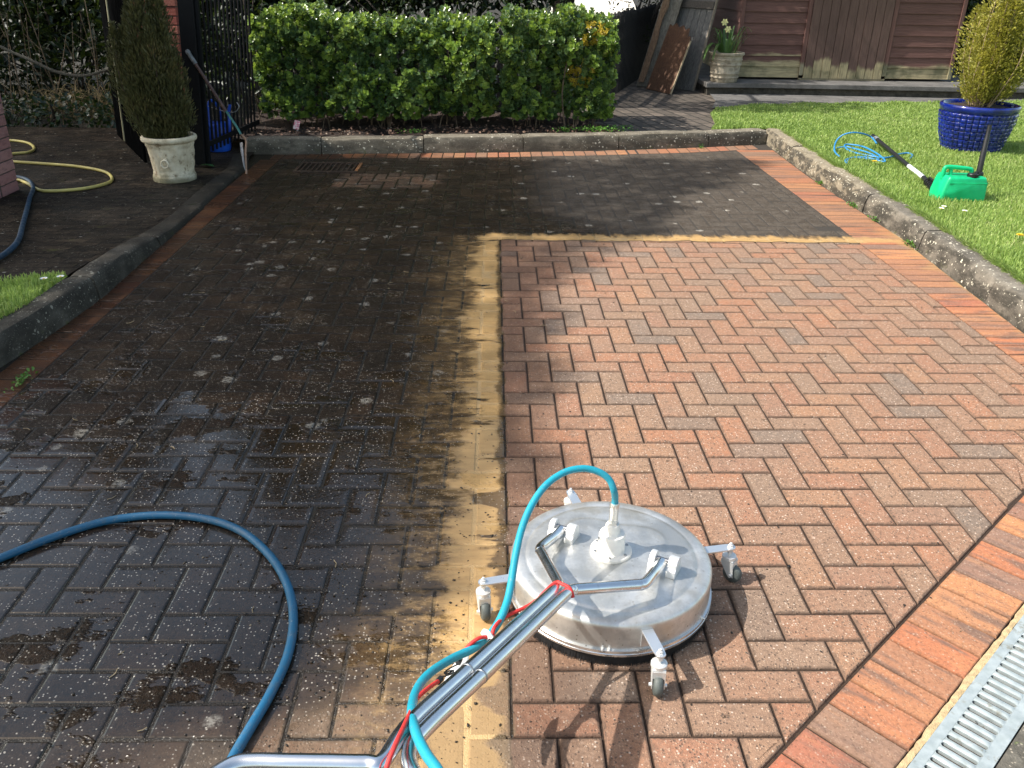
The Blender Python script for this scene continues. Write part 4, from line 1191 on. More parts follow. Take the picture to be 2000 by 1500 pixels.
SLAB_Z = .262
def ribbed_pot():
    c = Vector((2.90, 10.12, SLAB_Z))
    root = thing('plant_pot', c, 'cream ribbed terracotta pot standing on the concrete slab by the shed', 'plant pot', 'plant pots around the garden')
    g = G('cream_terracotta'); p = g.obj(); n = g.noise(p, 10.0, 5, .65)
    col = g.ramp(n, [(.3, (.20, .16, .11)), (.5, (.40, .34, .25)), (.7, (.52, .45, .34))])
    col = g.mix(g.sm(g.noise(p, 5.0, 4, .65), .52, .62)*.6, col, (.13, .11, .075))
    m = g.fin(col, .85, g.bump(g.noise(p, 50.0, 4, .7), .005))
    prof = [(.160, 0), (.165, .004), (.167, .03), (.172, .05), (.180, .056), (.180, .068), (.174, .074), (.178, .10), (.186, .106), (.186, .114), (.181, .12), (.190, .20), (.200, .206), (.201, .222), (.194, .229), (.197, .26), (.206, .265), (.207, .276), (.200, .282), (.203, .315), (.218, .322), (.224, .335), (.220, .352), (.208, .356), (.195, .345), (.190, .32), (.0005, .318)]
    MB().lathe(prof, c, 64).build('pot_body', m, root, smooth=50)
    MB().lathe([(.19, .319), (.1, .33), (.0005, .335)], c, 32).build('soil', M_SOIL, root, smooth=True)
    pl = thing('daffodil', c+Vector((0, 0, .33)), 'daffodil with two pale yellow flower heads and strap leaves in the ribbed pot', 'daffodil')
    lm = leaf_mat('strap_leaf', [(0, (.03, .075, .02)), (.6, (.07, .15, .035)), (1, (.12, .22, .06))], .45, .25)
    rnd = random.Random(5); L = MB()
    for k in range(34):
        a = rnd.uniform(0, 2*math.pi); r0 = .12*math.sqrt(rnd.random()); ln = rnd.uniform(.18, .36); out = rnd.uniform(.03, .20)
        b = c+Vector((r0*math.cos(a), r0*math.sin(a), .32)); d = Vector((math.cos(a), math.sin(a), 0)); s = Vector((-d.y, d.x, 0))*rnd.uniform(.006, .012)
        P = spline([b, b+d*out*.3+Vector((0, 0, ln*.6)), b+d*out*.75+Vector((0, 0, ln*.95)), b+d*out*1.15+Vector((0, 0, ln*rnd.uniform(.6, .95)))], 4)
        for i in range(len(P)-1):
            w0, w1 = 1-.8*(i/len(P))**2, 1-.8*((i+1)/len(P))**2
            L.add([P[i]-s*w0, P[i]+s*w0, P[i+1]+s*w1, P[i+1]-s*w1], [(0, 1, 2, 3)])
    # two broad leaves hanging over the rim on the left
    for a, ln in ((3.3, .22), (3.6, .26), (3.9, .2)):
        d = Vector((math.cos(a), math.sin(a), 0)); b = c+d*.10+Vector((0, 0, .33)); s = Vector((-d.y, d.x, 0))*.020
        P = spline([b, b+d*ln*.4+Vector((0, 0, .13)), b+d*ln*.8+Vector((0, 0, .08)), b+d*ln+Vector((0, 0, -.06))], 5)
        for i in range(len(P)-1):
            w0, w1 = math.sin(math.pi*(.15+.8*i/len(P))), math.sin(math.pi*(.15+.8*(i+1)/len(P)))
            L.add([P[i]-s*w0, P[i]+s*w0, P[i+1]+s*w1, P[i+1]-s*w1], [(0, 1, 2, 3)])
    L.build('leaves', lm, pl)
    pm = plain('pale_petal', (.72, .68, .30), .5, 0, .15, 40); S_ = plain('flower_stalk', (.07, .14, .04), .5)
    for dx, dy, h in ((-.075, -.02, .70), (-.03, -.05, .62)):
        b = c+Vector((dx*.2, dy*.2, .33)); t = c+Vector((dx, dy, h))
        MB().tube(spline([b, b.lerp(t, .6)+Vector((.02, 0, 0)), t], 6), .005, 6).build('stalk', S_, pl, smooth=True)
        fl = MB(); ax_ = Vector((-.2, -1, .15)).normalized(); X, Y, Z = frame(ax_)
        for k in range(6):
            a = k*math.pi/3; d = X*math.cos(a)+Y*math.sin(a); s = Z.cross(d)
            fl.add([t, t+d*.028+s*.014+Z*.004, t+d*.046+Z*.002, t+d*.028-s*.014+Z*.004], [(0, 1, 2, 3)])
        fl.lathe([(.010, 0), (.013, .014), (.019, .026), (.016, .026), (.0005, .008)], t, 14, axis=tuple(ax_))
        fl.lathe([(.0005, -.034), (.014, -.026), (.018, -.008), (.012, .004)], t, 12, axis=tuple(ax_))
        fl.build('flower_head', pm, pl, smooth=50)
ribbed_pot()

# ------------------------------------------------------------------ sprayer, lance, thin hose, flowers on the lawn
def jerrycan():
    z0 = .122
    root = thing('jerrycan', (3.17, 4.50, z0), 'bright green plastic jerrycan with black cap and upright spout on the lawn', 'jerrycan')
    g = G('green_plastic'); p = g.obj()
    col = g.mix(g.sm(g.noise(p, 10.0, 3), .35, .65), (.006, .52, .21), (.012, .66, .28))
    g.fin(col, .38, g.bump(g.noise(p, 120.0, 2), .0006)); g.translucent((.02, .60, .22), .25)
    m = g.mat
    A, B = 3.015, 3.335; y0, y1 = 4.41, 4.60
    # side outline of the body with a sloping shoulder, then the handle
    body = MB()
    out = [(A+.004, z0), (B-.008, z0), (B, z0+.012), (B-.004, z0+.125), (B-.022, z0+.165), (A+.060, z0+.168), (A+.044, z0+.172), (A+.030, z0+.150), (A+.008, z0+.06)]
    n = 6; ins = [(.020, 0), (.006, .006), (0, .020), (0, .170), (.006, .184), (.020, .190)]
    cxm, czm = (A+B)/2, z0+.085; rings = []
    for d, yy in ins:
        rings.append([(q[0]+(cxm-q[0])*d/.17, y0+yy, q[1]+(czm-q[1])*d/.10) for q in out])
    vs = [v for r in rings for v in r]; k = len(out)
    fs = [tuple(range(k)), tuple((n-1)*k+i for i in range(k))[::-1]]
    for i in range(n-1):
        for j in range(k): fs.append((i*k+j, i*k+(j+1) % k, (i+1)*k+(j+1) % k, (i+1)*k+j))
    body.add(vs, fs); body.build('body', m, root, smooth=45, bevel=.006, seg=3, angle=30)
    rib = MB()
    rib.box(((A+B)/2+.012, y0-.0005, z0+.128), (B-A-.062, .006, .006)); rib.build('seam', m, root, bevel=.002)
    rb = MB(); rb.box((B-.002, (y0+y1)/2, z0+.128), (.006, y1-y0-.03, .006)); rb.build('seam', m, root, bevel=.002)
    h = MB(); yc = (y0+y1)/2
    P = spline([(A+.034, yc, z0+.140), (A+.036, yc, z0+.205), (A+.060, yc, z0+.220), (A+.15, yc, z0+.214), (A+.215, yc, z0+.206), (A+.228, yc, z0+.190), (A+.226, yc, z0+.158)], 6)
    h.tube(P, .0145, 12); h.tube([(A+.085, yc, z0+.160), (A+.082, yc, z0+.214)], .013, 10)
    h.build('carry_handle', m, root, smooth=True)
    cp = MB(); q = (A+.212, y0+.042, z0+.160)
    cp.lathe([(.030, 0), (.033, .004), (.033, .024), (.030, .028), (.0005, .030)], q, 28)
    for i in range(18):
        a = 2*math.pi*i/18; cp.box((q[0]+.033*math.cos(a), q[1]+.033*math.sin(a), q[2]+.014), (.004, .004, .020), Matrix.Rotation(a, 3, 'Z'))
    cp.build('cap', M_BLACKP, root, smooth=35)
    sp = MB(); b = Vector((B-.036, y0+.10, z0+.160)); t = b+Vector((.010, .03, .335))
    sp.lathe([(.030, 0), (.032, .012), (.028, .026), (.020, .030)], b, 20)
    d = (t-b).normalized(); L_ = (t-b).length
    sp.lathe([(.0195, .02), (.0185, .17), (.0165, .175), (.0160, .245), (.0140, .25), (.0135, L_), (.0105, L_), (.0100, L_-.03), (.0005, L_-.031)], b, 20, axis=tuple(d))
    sp.build('spout', M_BLACKP, root, smooth=35)
    st = MB(); st.tube(spline([Vector(q)+Vector((.02, 0, .02)), Vector(q)+Vector((.04, .03, .03)), b+Vector((0, 0, .02))], 5), .006, 8); st.build('cap_strap', M_BLACKP, root, smooth=True)
jerrycan()

def lance():
    P0, P1, P2, P3 = Vector((3.425, 6.60, .195)), Vector((3.245, 5.42, .160)), Vector((3.185, 5.03, .155)), Vector((3.080, 4.60, .150))
    root = thing('spray_lance', P1, 'long black spray lance with white band lying across the lawn', 'spray lance')
    MB().tube([P0, P0.lerp(P1, .5), P1], .0165, 14).build('tube', M_BLACKP, root, smooth=True)
    MB().tube([P1, P2], .0170, 14).build('label_band', plain('white_band', (.78, .80, .82), .35), root, smooth=True)
    MB().tube([P2, P2.lerp(P3, .35)], .0175, 14).build('collar', M_BLACKP, root, smooth=True)
    h = MB(); d = (P3-P2).normalized()
    h.tube([P2.lerp(P3, .3), P2.lerp(P3, .62), P3], .024, 12, taper=.7)
    for i in range(6):
        q = P2.lerp(P3, .36+i*.10); h.lathe([(.020, -.006), (.031, -.004), (.031, .004), (.020, .006)], q, 14, axis=tuple(d))
    h.tube(spline([P2.lerp(P3, .45), P2.lerp(P3, .55)+Vector((-.02, 0, .055)), P2.lerp(P3, .85)+Vector((-.01, 0, .05)), P3], 5), .006, 8)
    h.build('trigger_handle', M_BLACKP, root, smooth=40)
    MB().lathe([(.012, 0), (.014, .006), (.014, .014), (.0005, .016)], P2.lerp(P3, .8)+Vector((.02, -.01, .018)), 12, axis=(.4, -.4, 1)).build('red_button', plain('red_plastic', (.5, .02, .03), .4), root, smooth=40)
    cl = MB()
    for t in (.10, .135): cl.lathe([(.0168, -.008), (.021, -.006), (.021, .006), (.0168, .008)], P0.lerp(P1, t), 14, axis=tuple((P1-P0).normalized()))
    cl.tube(spline([P0.lerp(P1, .12)+Vector((-.02, 0, .02)), P0.lerp(P1, .13)+Vector((-.06, -.04, .01)), P0.lerp(P1, .17)+Vector((-.02, 0, -.01))], 5), .004, 6)
    cl.build('hose_clip', plain('grey_clip', (.45, .46, .47), .4, .4), root, smooth=True)
lance()

def thin_hose():
    U = lambda px, py, z: unproj(px, py, z)
    pts = [U(1712, 280, .205), U(1702, 268, .23), U(1685, 261, .27), U(1665, 259, .285), U(1648, 263, .265), U(1636, 272, .225), U(1630, 285, .18), U(1631, 297, .15), U(1640, 306, .14), U(1628, 292, .14),
           U(1650, 287, .15), U(1672, 291, .15), U(1700, 300, .15), U(1716, 310, .15), U(1700, 311, .145), U(1670, 308, .145), U(1652, 312, .142), U(1654, 319, .14), U(1660, 309, .14), U(1690, 307, .15), U(1728, 316, .14),
           U(1716, 302, .16), U(1690, 288, .17), U(1668, 283, .165), U(1650, 283, .16), U(1658, 294, .15), U(1690, 303, .15), U(1730, 308, .15), U(1752, 302, .145), U(1772, 299, .145), U(1782, 303, .145), U(1778, 309, .135)]
    o = MB().tube(spline(pts, 8), .0068, 10).build('thin_hose', M_SKYH, smooth=True)
    tag(o, 'thin bright blue hose coiled loosely on the lawn at the lance end', 'hose')
thin_hose()

def flowers():
    wm = plain('daisy_white', (.82, .82, .80), .6, 0, .05); ym = plain('flower_yellow', (.75, .52, .02), .6, 0, .2)
    gm = plain('flower_stem', (.08, .16, .03), .6)
    def daisy(x, y, z, label):
        r = thing('daisy', (x, y, z), label, 'daisy', 'daisies in the grass')
        h = z+.035; f = MB()
        for k in range(14):
            a = 2*math.pi*k/14; d = Vector((math.cos(a), math.sin(a), .25)); s = Vector((-math.sin(a), math.cos(a), 0))*.0035; c = Vector((x, y, h))
            f.add([c-s*.5, c+s*.5, c+d*.014+s, c+d*.019, c+d*.014-s], [(0, 1, 2, 3, 4)])
        f.build('petals', wm, r)
        MB().lathe([(.006, 0), (.005, .003), (.0005, .0045)], (x, y, h), 10).build('centre', ym, r, smooth=True)
        MB().cyl((x, y, z), (x, y, h), .0012, seg=5).build('stem', gm, r)
    daisy(2.872, 4.09, .122, 'white daisy nearest the kerb, left of the pair by the jerrycan')
    daisy(2.912, 4.14, .122, 'white daisy touching the left corner of the green jerrycan')
    daisy(2.994, 4.03, .122, 'white daisy in front of the middle of the green jerrycan')
    daisy(-2.185, 2.57, .125, 'white daisy on the left grass patch, farther from the kerb')
    daisy(-2.12, 2.60, .125, 'white daisy on the left grass patch right against the kerb')
    def dandelion(x, y, label):
        r = thing('dandelion', (x, y, .122), label, 'dandelion', 'dandelions in the grass')
        h = .165; f = MB()
        for ring, n, el in ((.022, 20, .15), (.017, 16, .5), (.010, 10, 1.0)):
            for k in range(n):
                a = 2*math.pi*k/n+ring*90; d = Vector((math.cos(a), math.sin(a), el)).normalized()*ring; s = Vector((-math.sin(a), math.cos(a), 0))*.0028; c = Vector((x, y, h))
                f.add([c-s*.4, c+s*.4, c+d+s, c+d-s], [(0, 1, 2, 3)])
        f.build('petals', ym, r)
        MB().cyl((x, y, .122), (x, y, h), .002, seg=6).build('stem', gm, r)
    dandelion(3.027, 3.45, 'yellow dandelion in the grass at the right edge')
    dandelion(3.03, 5.57, 'yellow dandelion in the grass under the thin blue hose')
flowers()

# ------------------------------------------------------------------ shed and the boards leaning by it
def wood(name, col, col2, axis=0, worn=None, rough=.8, worn_z=None):
    """grain runs along one axis; worn = bare timber colour showing below worn_z"""
    g = G(name); p = g.pos(); z = g.xyz(p)[2]; r = g.rnd()
    st = [18.0, 18.0, 18.0]; st[axis] = 1.2
    gr = g.noise(g.vadd(g.scl(p, tuple(st)), g.vec(r*40.0, r*23.0, r*11.0)), 4.0, 5, .65)
    col_ = g.mix(g.sm(gr, .3, .7), col, col2)
    col_ = g.mix(g.sm(r, 0, 1)*.25, col_, tuple(c*.6 for c in col))
    if worn:
        st2 = [22.0, 3.0, 3.0] if axis == 2 else [3.0, 3.0, 12.0]
        n2 = g.noise(g.vadd(g.scl(p, tuple(st2)), g.vec(r*60.0, 0.0, r*9.0)), 1.0, 4, .6)
        b = worn_z+(r-.45)*.20+(n2-.5)*.16
        m_ = g.sm(z-b, .03, -.03)
        wc = g.mix(g.sm(gr, .3, .7), tuple(c*.55 for c in worn), worn)
        wc = g.mix(g.sm(g.noise(p, 6.0, 4), .45, .7)*.7, wc, (.07, .075, .035))
        col_ = g.mix(m_, col_, wc)
    scuff = g.sm(g.noise(g.scl(p, tuple(q*.6 for q in st)), 3.0, 5, .7), .66, .70)
    col_ = g.mix(scuff*.5, col_, tuple(min(1, c*2.6+.05) for c in col2))
    return g.fin(col_, rough, g.bump(gr, .004))

def shed():
    y = 10.42; x0, x1 = 3.13, 5.93; zb = SLAB_Z+.030; zt = 2.05
    root = thing('shed', ((x0+x1)/2, y, SLAB_Z), 'dark red-brown timber garden shed with overlapping boards and a plank door', 'shed')
    paint, paint2 = (.102, .045, .036), (.158, .076, .062)
    bare = (.44, .36, .205)
    mh = wood('shed_cladding', paint, paint2, 0, bare, worn_z=SLAB_Z+.20)
    mv = wood('shed_door_planks', (.092, .050, .039), (.145, .084, .068), 2, bare, worn_z=SLAB_Z+.19)
    dx0, dx1 = 4.0, 5.04
    d = 1.9
    mb = MB(); rnd = random.Random(3); pitch = .131
    for a, b in ((x0, dx0-.055), (dx1+.055, x1)):
        z = zb; k = 0
        while z < zt:
            e = (rnd.uniform(-.004, .004))
            mb.add([(a, y, z), (b, y, z), (b, y-.022+e*.3, z), (a, y-.022+e*.3, z), (a, y, z+pitch+.02), (b, y, z+pitch+.02), (b, y-.007, z+pitch+.004), (a, y-.007, z+pitch+.004)],
                   [(3, 2, 1, 0), (0, 1, 5, 4), (3, 0, 4, 7), (2, 3, 7, 6), (1, 2, 6, 5), (4, 5, 6, 7)])
            z += pitch
    z = zb
    while z < zt:                                                 # side walls
        for xx, sg in ((x0, -1), (x1, 1)):
            mb.add([(xx, y, z), (xx, y+d, z), (xx+sg*.022, y+d, z), (xx+sg*.022, y, z), (xx, y, z+pitch+.02), (xx, y+d, z+pitch+.02), (xx+sg*.007, y+d, z+pitch+.004), (xx+sg*.007, y, z+pitch+.004)],
                   [(3, 2, 1, 0), (0, 1, 5, 4), (3, 0, 4, 7), (2, 3, 7, 6), (1, 2, 6, 5), (4, 5, 6, 7)])
        z += pitch
    mb.box(((x0+x1)/2, y+d, (zb+zt)/2), (x1-x0, .03, zt-zb))
    mb.build('wall', mh, root)
    dr = MB(); n = 9; wv = (dx1-dx0)/n
    for i in range(n):
        e = rnd.uniform(-.002, .002)
        dr.box((dx0+wv*(i+.5), y-.034+e, (SLAB_Z+.025+zt-.12)/2), (wv-.006, .020, zt-.12-SLAB_Z-.025))
    dr.build('door', mv, root, bevel=.003)
    mt = wood('shed_trim', paint, paint2, 2, (.36, .31, .20), worn_z=SLAB_Z+.24)
    for xx in (dx0-.030, dx1+.030): MB().box((xx, y-.024, (zb+.03+zt)/2), (.052, .030, zt-zb-.03)).build('door_jamb', mt, root, bevel=.003)
    MB().box(((dx0+dx1)/2, y-.016, SLAB_Z+.014), (dx1-dx0+.1, .05, .026)).build('sill', wood('shed_sill', (.15, .13, .08), (.24, .20, .12), 0), root, bevel=.003)
    mc = wood('shed_corner', paint, paint2, 2, (.30, .27, .16), worn_z=SLAB_Z+.22)
    for xx in (x0-.012, x1+.012): MB().box((xx, y-.020, (zb+zt)/2), (.045, .040, zt-zb)).build('corner_post', mc, root, bevel=.003)
    rf = MB()
    for sg in (0, 1):
        a, b = ((x0-.15, zt-.02), ((x0+x1)/2, zt+.62)) if sg == 0 else (((x0+x1)/2, zt+.62), (x1+.15, zt-.02))
        rf.add([(a[0], y-.15, a[1]), (b[0], y-.15, b[1]), (b[0], y+d+.15, b[1]), (a[0], y+d+.15, a[1]), (a[0], y-.15, a[1]+.03), (b[0], y-.15, b[1]+.03), (b[0], y+d+.15, b[1]+.03), (a[0], y+d+.15, a[1]+.03)],
               [(3, 2, 1, 0), (4, 5, 6, 7), (0, 1, 5, 4), (1, 2, 6, 5), (2, 3, 7, 6), (3, 0, 4, 7)])
    rf.build('roof', plain('roof_felt', (.05, .05, .052), .9, 0, .3, 20, .004, 200), root)
    MB().prism([(x0, y-.01, zt), (x1, y-.01, zt), ((x0+x1)/2, y-.01, zt+.6)], (0, .02, 0)).build('gable', mh, root)

shed()

def slab():
    mb = MB()
    pts = [(2.64, 9.93), (3.44, 9.955), (6.2, 9.80), (12, 9.95), (12, 12.6), (2.66, 12.6)]
    mb.prism([(a, b, SLAB_Z-.055) for a, b in pts], (0, 0, .055))
    o = mb.build('concrete_slab', M_CONC, bevel=.006); tag(o, kind='structure')
    ln = MB(); ln.prism([(a+(.03 if a < 3 else 0), b+.05, .05) for a, b in pts[:4]]+[(12, 12.5, .05), (2.70, 12.5, .05)], (0, 0, SLAB_Z-.055-.052))
    tag(ln.build('slab_footing', plain('mossy_footing', (.07, .062, .048), .95, 0, .5, 12, .01, 40)), kind='structure')
slab()

def lean_boards():
    up_ = Vector((.30, .10, 1.55))
    m = wood('weathered_board', (.10, .085, .065), (.23, .20, .155), 2)
    # long plank with a splintered face board, farthest left
    root = thing('timber_plank', (2.0, 10.85, .11), 'long weathered timber plank leaning, leftmost of the three boards by the shed', 'plank')
    a = Vector((1.90, 10.80, .112)); L = Vector((.46, .32, 1.62))
    MB().prism([a, a+Vector((.24, -.10, 0)), a+Vector((.24, -.10, 0))+L, a+L], (-.015, -.035, .008)).build('board', m, root, bevel=.004)
    b = a+Vector((.02, -.05, .06)); o_ = Vector((-.012, -.028, .006))
    rnd = random.Random(3); edge = []
    for i in range(13):
        t = i/12; edge.append(b+L*t*.98+Vector((.075+rnd.uniform(-.018, .018), -.035, 0)))
    MB().prism([b+o_, ] + [e+o_ for e in edge] + [b+L*.98+o_], o_*.8).build('face_strip', wood('brown_strip', (.12, .065, .035), (.26, .16, .09), 2), root)
    # wide fence panel with a batten
    root = thing('fence_panel', (2.35, 10.5, .11), 'wide grey boarded fence panel with cross batten leaning beside the shed', 'fence panel')
    a, c = Vector((2.15, 10.95, .112)), Vector((2.57, 10.36, .112)); L = Vector((.36, .34, 1.62)); n = (c-a).cross(L).normalized()
    if n.y > 0: n = -n
    bd = MB()
    for i in range(7):
        p0, p1 = a.lerp(c, (i+.03)/7), a.lerp(c, (i+.97)/7)
        bd.prism([p0, p1, p1+L, p0+L], n*.014)
    bd.build('boards', wood('grey_fence_board', (.095, .092, .085), (.21, .20, .185), 2), root, bevel=.002)
    mb_ = wood('batten', (.06, .05, .042), (.13, .11, .09), 0)
    for t in (.60, .90):
        q0, q1 = a+L*t+n*.0145, c+L*t+n*.0145; MB().prism([q0, q1, q1+L*.055, q0+L*.055], n*.022).build('batten', mb_, root, bevel=.002)
    e = MB(); e.prism([c+n*.016, c+(c-a).normalized()*.022+n*.016, c+(c-a).normalized()*.022+L+n*.016, c+L+n*.016], -n*.03); e.build('edge_strip', wood('edge_strip', (.16, .13, .10), (.30, .25, .19), 2), root, bevel=.002)
    # small brown panel in front
    root = thing('timber_board', (2.15, 10.1, .11), 'short rusty brown board with a broken top leaning in front of the panel', 'board')
    a, c = Vector((1.99, 10.50, .113)), Vector((2.21, 9.98, .113)); L = Vector((.30, .28, .78)); n = (c-a).cross(L).normalized()
    if n.y > 0: n = -n
    top_ = []
    for t, h in ((1.0, .80), (.93, .86), (.86, .82), (.80, .97), (.68, .93), (.55, 1.0), (.4, .96), (.25, 1.02), (.12, .97), (0, 1.0)): top_.append(a.lerp(c, t)+L*h)
    bm_ = MB(); bm_.prism([a, c]+top_, n*.018); bm_.build('board', wood('rusty_board', (.075, .036, .020), (.17, .085, .045), 2), root)
    bm_ = MB(); s = (c-a).normalized()*.016
    bm_.prism([c+n*.0, c+s, c+s+L*.79, c+L*.79], n*.018); bm_.build('edge_strip', wood('bare_edge', (.30, .22, .13), (.46, .36, .23), 2), root)
lean_boards()

# ------------------------------------------------------------------ brick pillars, gates, fence
def brick_pillar(x0, x1, y0, y1, z0, z1, label, lean, tone):
    root = thing('brick_pillar', ((x0+x1)/2, (y0+y1)/2, z0), label, 'pillar')
    g = G('pillar_brick'); r = g.rnd(); p = g.obj()
    col = g.ramp(r, tone)
    col = g.mix(g.sm(g.noise(g.scl(p, (1, 1, 3)), 12.0, 5, .65), .45, .72)*.6, col, tuple(c*.42 for c in tone[1][1]))
    col = g.mix(g.sm(g.noise(p, 60.0, 3, .7), .62, .72)*.5, col, (.55, .42, .36))
    m = g.fin(col, .85, g.bump(g.noise(g.scl(p, (1, 1, 4)), 60.0, 4, .7), .006))
    mm = plain('brick_mortar', (.11, .09, .08), .95, 0, .4, 30, .003)
    rnd = random.Random(4); b = MB(); z = z0; k = 0; h = .068; j = .009
    sh = lambda z: (z-z0)*lean
    while z < z1:
        W = x1-x0; D_ = y1-y0
        cuts = [0, .66, 1] if k % 2 else [0, .34, 1]
        for q0, q1 in zip(cuts, cuts[1:]):
            xa, xb = x0+W*q0+(j/2 if q0 else 0), x0+W*q1-(j/2 if q1 < 1 else 0)
            for ya, yb in ((y0, y0+D_*.48), (y0+D_*.52, y1)):
                e = rnd.uniform(-.002, .002)
                b.box(((xa+xb)/2+sh(z), (ya+yb)/2+e, z+h/2), (xb-xa, yb-ya, h), Matrix.Rotation(rnd.uniform(-.006, .006), 3, 'Z'))
        z += h+j; k += 1
    b.build('brickwork', m, root, bevel=.004, seg=2)
    hh = z1-z0; q = MB()
    q.add([(x0+.008, y0+.008, z0), (x1-.008, y0+.008, z0), (x1-.008, y1-.008, z0), (x0+.008, y1-.008, z0), (x0+.008+sh(z1), y0+.008, z1), (x1-.008+sh(z1), y0+.008, z1), (x1-.008+sh(z1), y1-.008, z1), (x0+.008+sh(z1), y1-.008, z1)],
          [(3, 2, 1, 0), (4, 5, 6, 7), (0, 1, 5, 4), (1, 2, 6, 5), (2, 3, 7, 6), (3, 0, 4, 7)])
    q.build('mortar', mm, root)
RED = [(0, (.42, .105, .07)), (.4, (.36, .09, .065)), (.7, (.46, .15, .10)), (1, (.22, .075, .06))]
PINK = [(0, (.42, .20, .18)), (.4, (.36, .17, .155)), (.7, (.48, .25, .22)), (1, (.27, .12, .11))]
brick_pillar(-3.345, -2.95, 7.10, 7.45, .018, 1.9, 'red brick gate pillar rising behind the tall dark conifer', .035, RED)
brick_pillar(-3.99, -3.505, 4.48, 4.945, .018, 1.9, 'pinkish red brick pillar cut off by the left edge', .045, PINK)

M_BLACKM = plain('black_paint', (.0035, .004, .005), .62, 0, .4, 30, .001, Specular_IOR_Level=.25)
M_BLACKW = plain('black_stained_wood', (.004, .0042, .0045), .95, 0, .4, 30, .002, Specular_IOR_Level=0.0)
def gate_boarded():
    a, b = Vector((-3.58, 7.0, .06)), Vector((-2.86, 5.74, .06)); L = Vector((.09, 0, 1.75)); d = (b-a).normalized(); n = Vector((d.y, -d.x, 0))
    root = thing('boarded_gate', a, 'black vertical-boarded gate leaf standing open behind the cream pot', 'gate')
    bd = MB(); n_b = 9; W = (b-a).length/n_b
    for i in range(n_b):
        if i == 2: continue
        p0, p1 = a+d*(W*i+.005), a+d*(W*(i+1)-.005); bd.prism([p0, p1, p1+L, p0+L], n*.018)
    bd.build('boards', M_BLACKW, root, bevel=.003)
    for t in (.12, .5, .92): MB().prism([a+L*t-n*.001, b+L*t-n*.001, b+L*(t+.055)-n*.001, a+L*(t+.055)-n*.001], -n*.03).build('rail', M_BLACKW, root, bevel=.003)
    # a pale yellowish strip shows in the gap
    p0 = a+d*(W*2+.03); MB().prism([p0, p0+d*.022, p0+d*.022+L, p0+L], n*.012).build('pale_strip', wood('pale_strip', (.20, .18, .10), (.46, .42, .26), 2), root)
gate_boarded()
def gate_railed():
    a, b = Vector((-2.475, 5.92, .03)), Vector((-2.28, 7.05, .06)); L = Vector((.11, 0, 1.75)); d = (b-a).normalized()
    root = thing('railed_gate', a, 'black railed gate leaf with thin upright bars in front of the blue tub', 'gate')
    n = 15; bars = MB()
    for i in range(1, n+1):
        p = a+d*((b-a).length*i/(n+1)); bars.tube([p+Vector((0, 0, .05)), p+L*.98], .010, 8)
    bars.build('bars', M_BLACKM, root, smooth=True)
    for t in (.06, .95): MB().prism([a+L*t, b+L*t, b+L*t+Vector((0, 0, .04)), a+L*t+Vector((0, 0, .04))], (.018, 0, 0)).build('rail', M_BLACKM, root, bevel=.002)
gate_railed()
def gate_post():
    a = Vector((-2.50, 5.93, .0))
    root = thing('gate_post', a, 'square black gate post with the old hoe leaning against it', 'post')
    L = Vector((.115, 0, 1.8)); p = MB(); s = .062
    p.prism([a+Vector((-s, -.05, 0)), a+Vector((s, -.05, 0)), a+Vector((s, .04, 0)), a+Vector((-s, .04, 0))], L)
    p.build('shaft', M_BLACKM, root, bevel=.008)
    f = MB(); f.prism([a+Vector((s+.002, -.03, 0)), a+Vector((s+.030, -.03, 0)), a+Vector((s+.030, .01, 0)), a+Vector((s+.002, .01, 0))], L*.99)
    f.build('stop_strip', M_BLACKM, root, bevel=.003)
gate_post()

def blue_tub():
    c = Vector((-2.50, 6.50, side_z(-2.5, 6.5)))
    root = thing('watering_can', c, 'bright blue plastic watering can standing behind the railed gate', 'watering can')
    g = G('blue_plastic'); p = g.obj()
    g.fin(g.mix(g.sm(g.noise(p, 9.0, 3), .35, .7), (.005, .045, .34), (.015, .10, .55)), .35); m = g.mat
    b = MB(); b.lathe([(.085, 0), (.098, .004), (.106, .03), (.110, .12), (.106, .20), (.098, .235), (.085, .245), (.0005, .247)], c, 32); b.build('body', m, root, smooth=45)
    t = MB(); t.tube(spline([c+Vector((-.03, -.09, .22)), c+Vector((-.035, -.05, .36)), c+Vector((-.02, .0, .43)), c+Vector((.02, .06, .36)), c+Vector((.03, .09, .22))], 6), .013, 10); t.build('handle', m, root, smooth=True)
    s = MB(); s.tube(spline([c+Vector((.085, -.02, .08)), c+Vector((.12, -.03, .20)), c+Vector((.13, -.02, .33)), c+Vector((.15, -.02, .40))], 6), .020, 10, taper=.6); s.build('spout', m, root, smooth=True)
blue_tub()
top_hose('wire_loop', [(-2.50, 6.35, .42), (-2.40, 6.30, .40), (-2.30, 6.25, .385), (-2.23, 6.22, .40), (-2.20, 6.22, .44), (-2.22, 6.24, .47)], .004, plain('pale_wire', (.35, .35, .34), .4, .5), 'thin pale bent wire looped through the bars of the railed gate', 8)
bpy.data.objects['wire_loop']['category'] = 'wire'

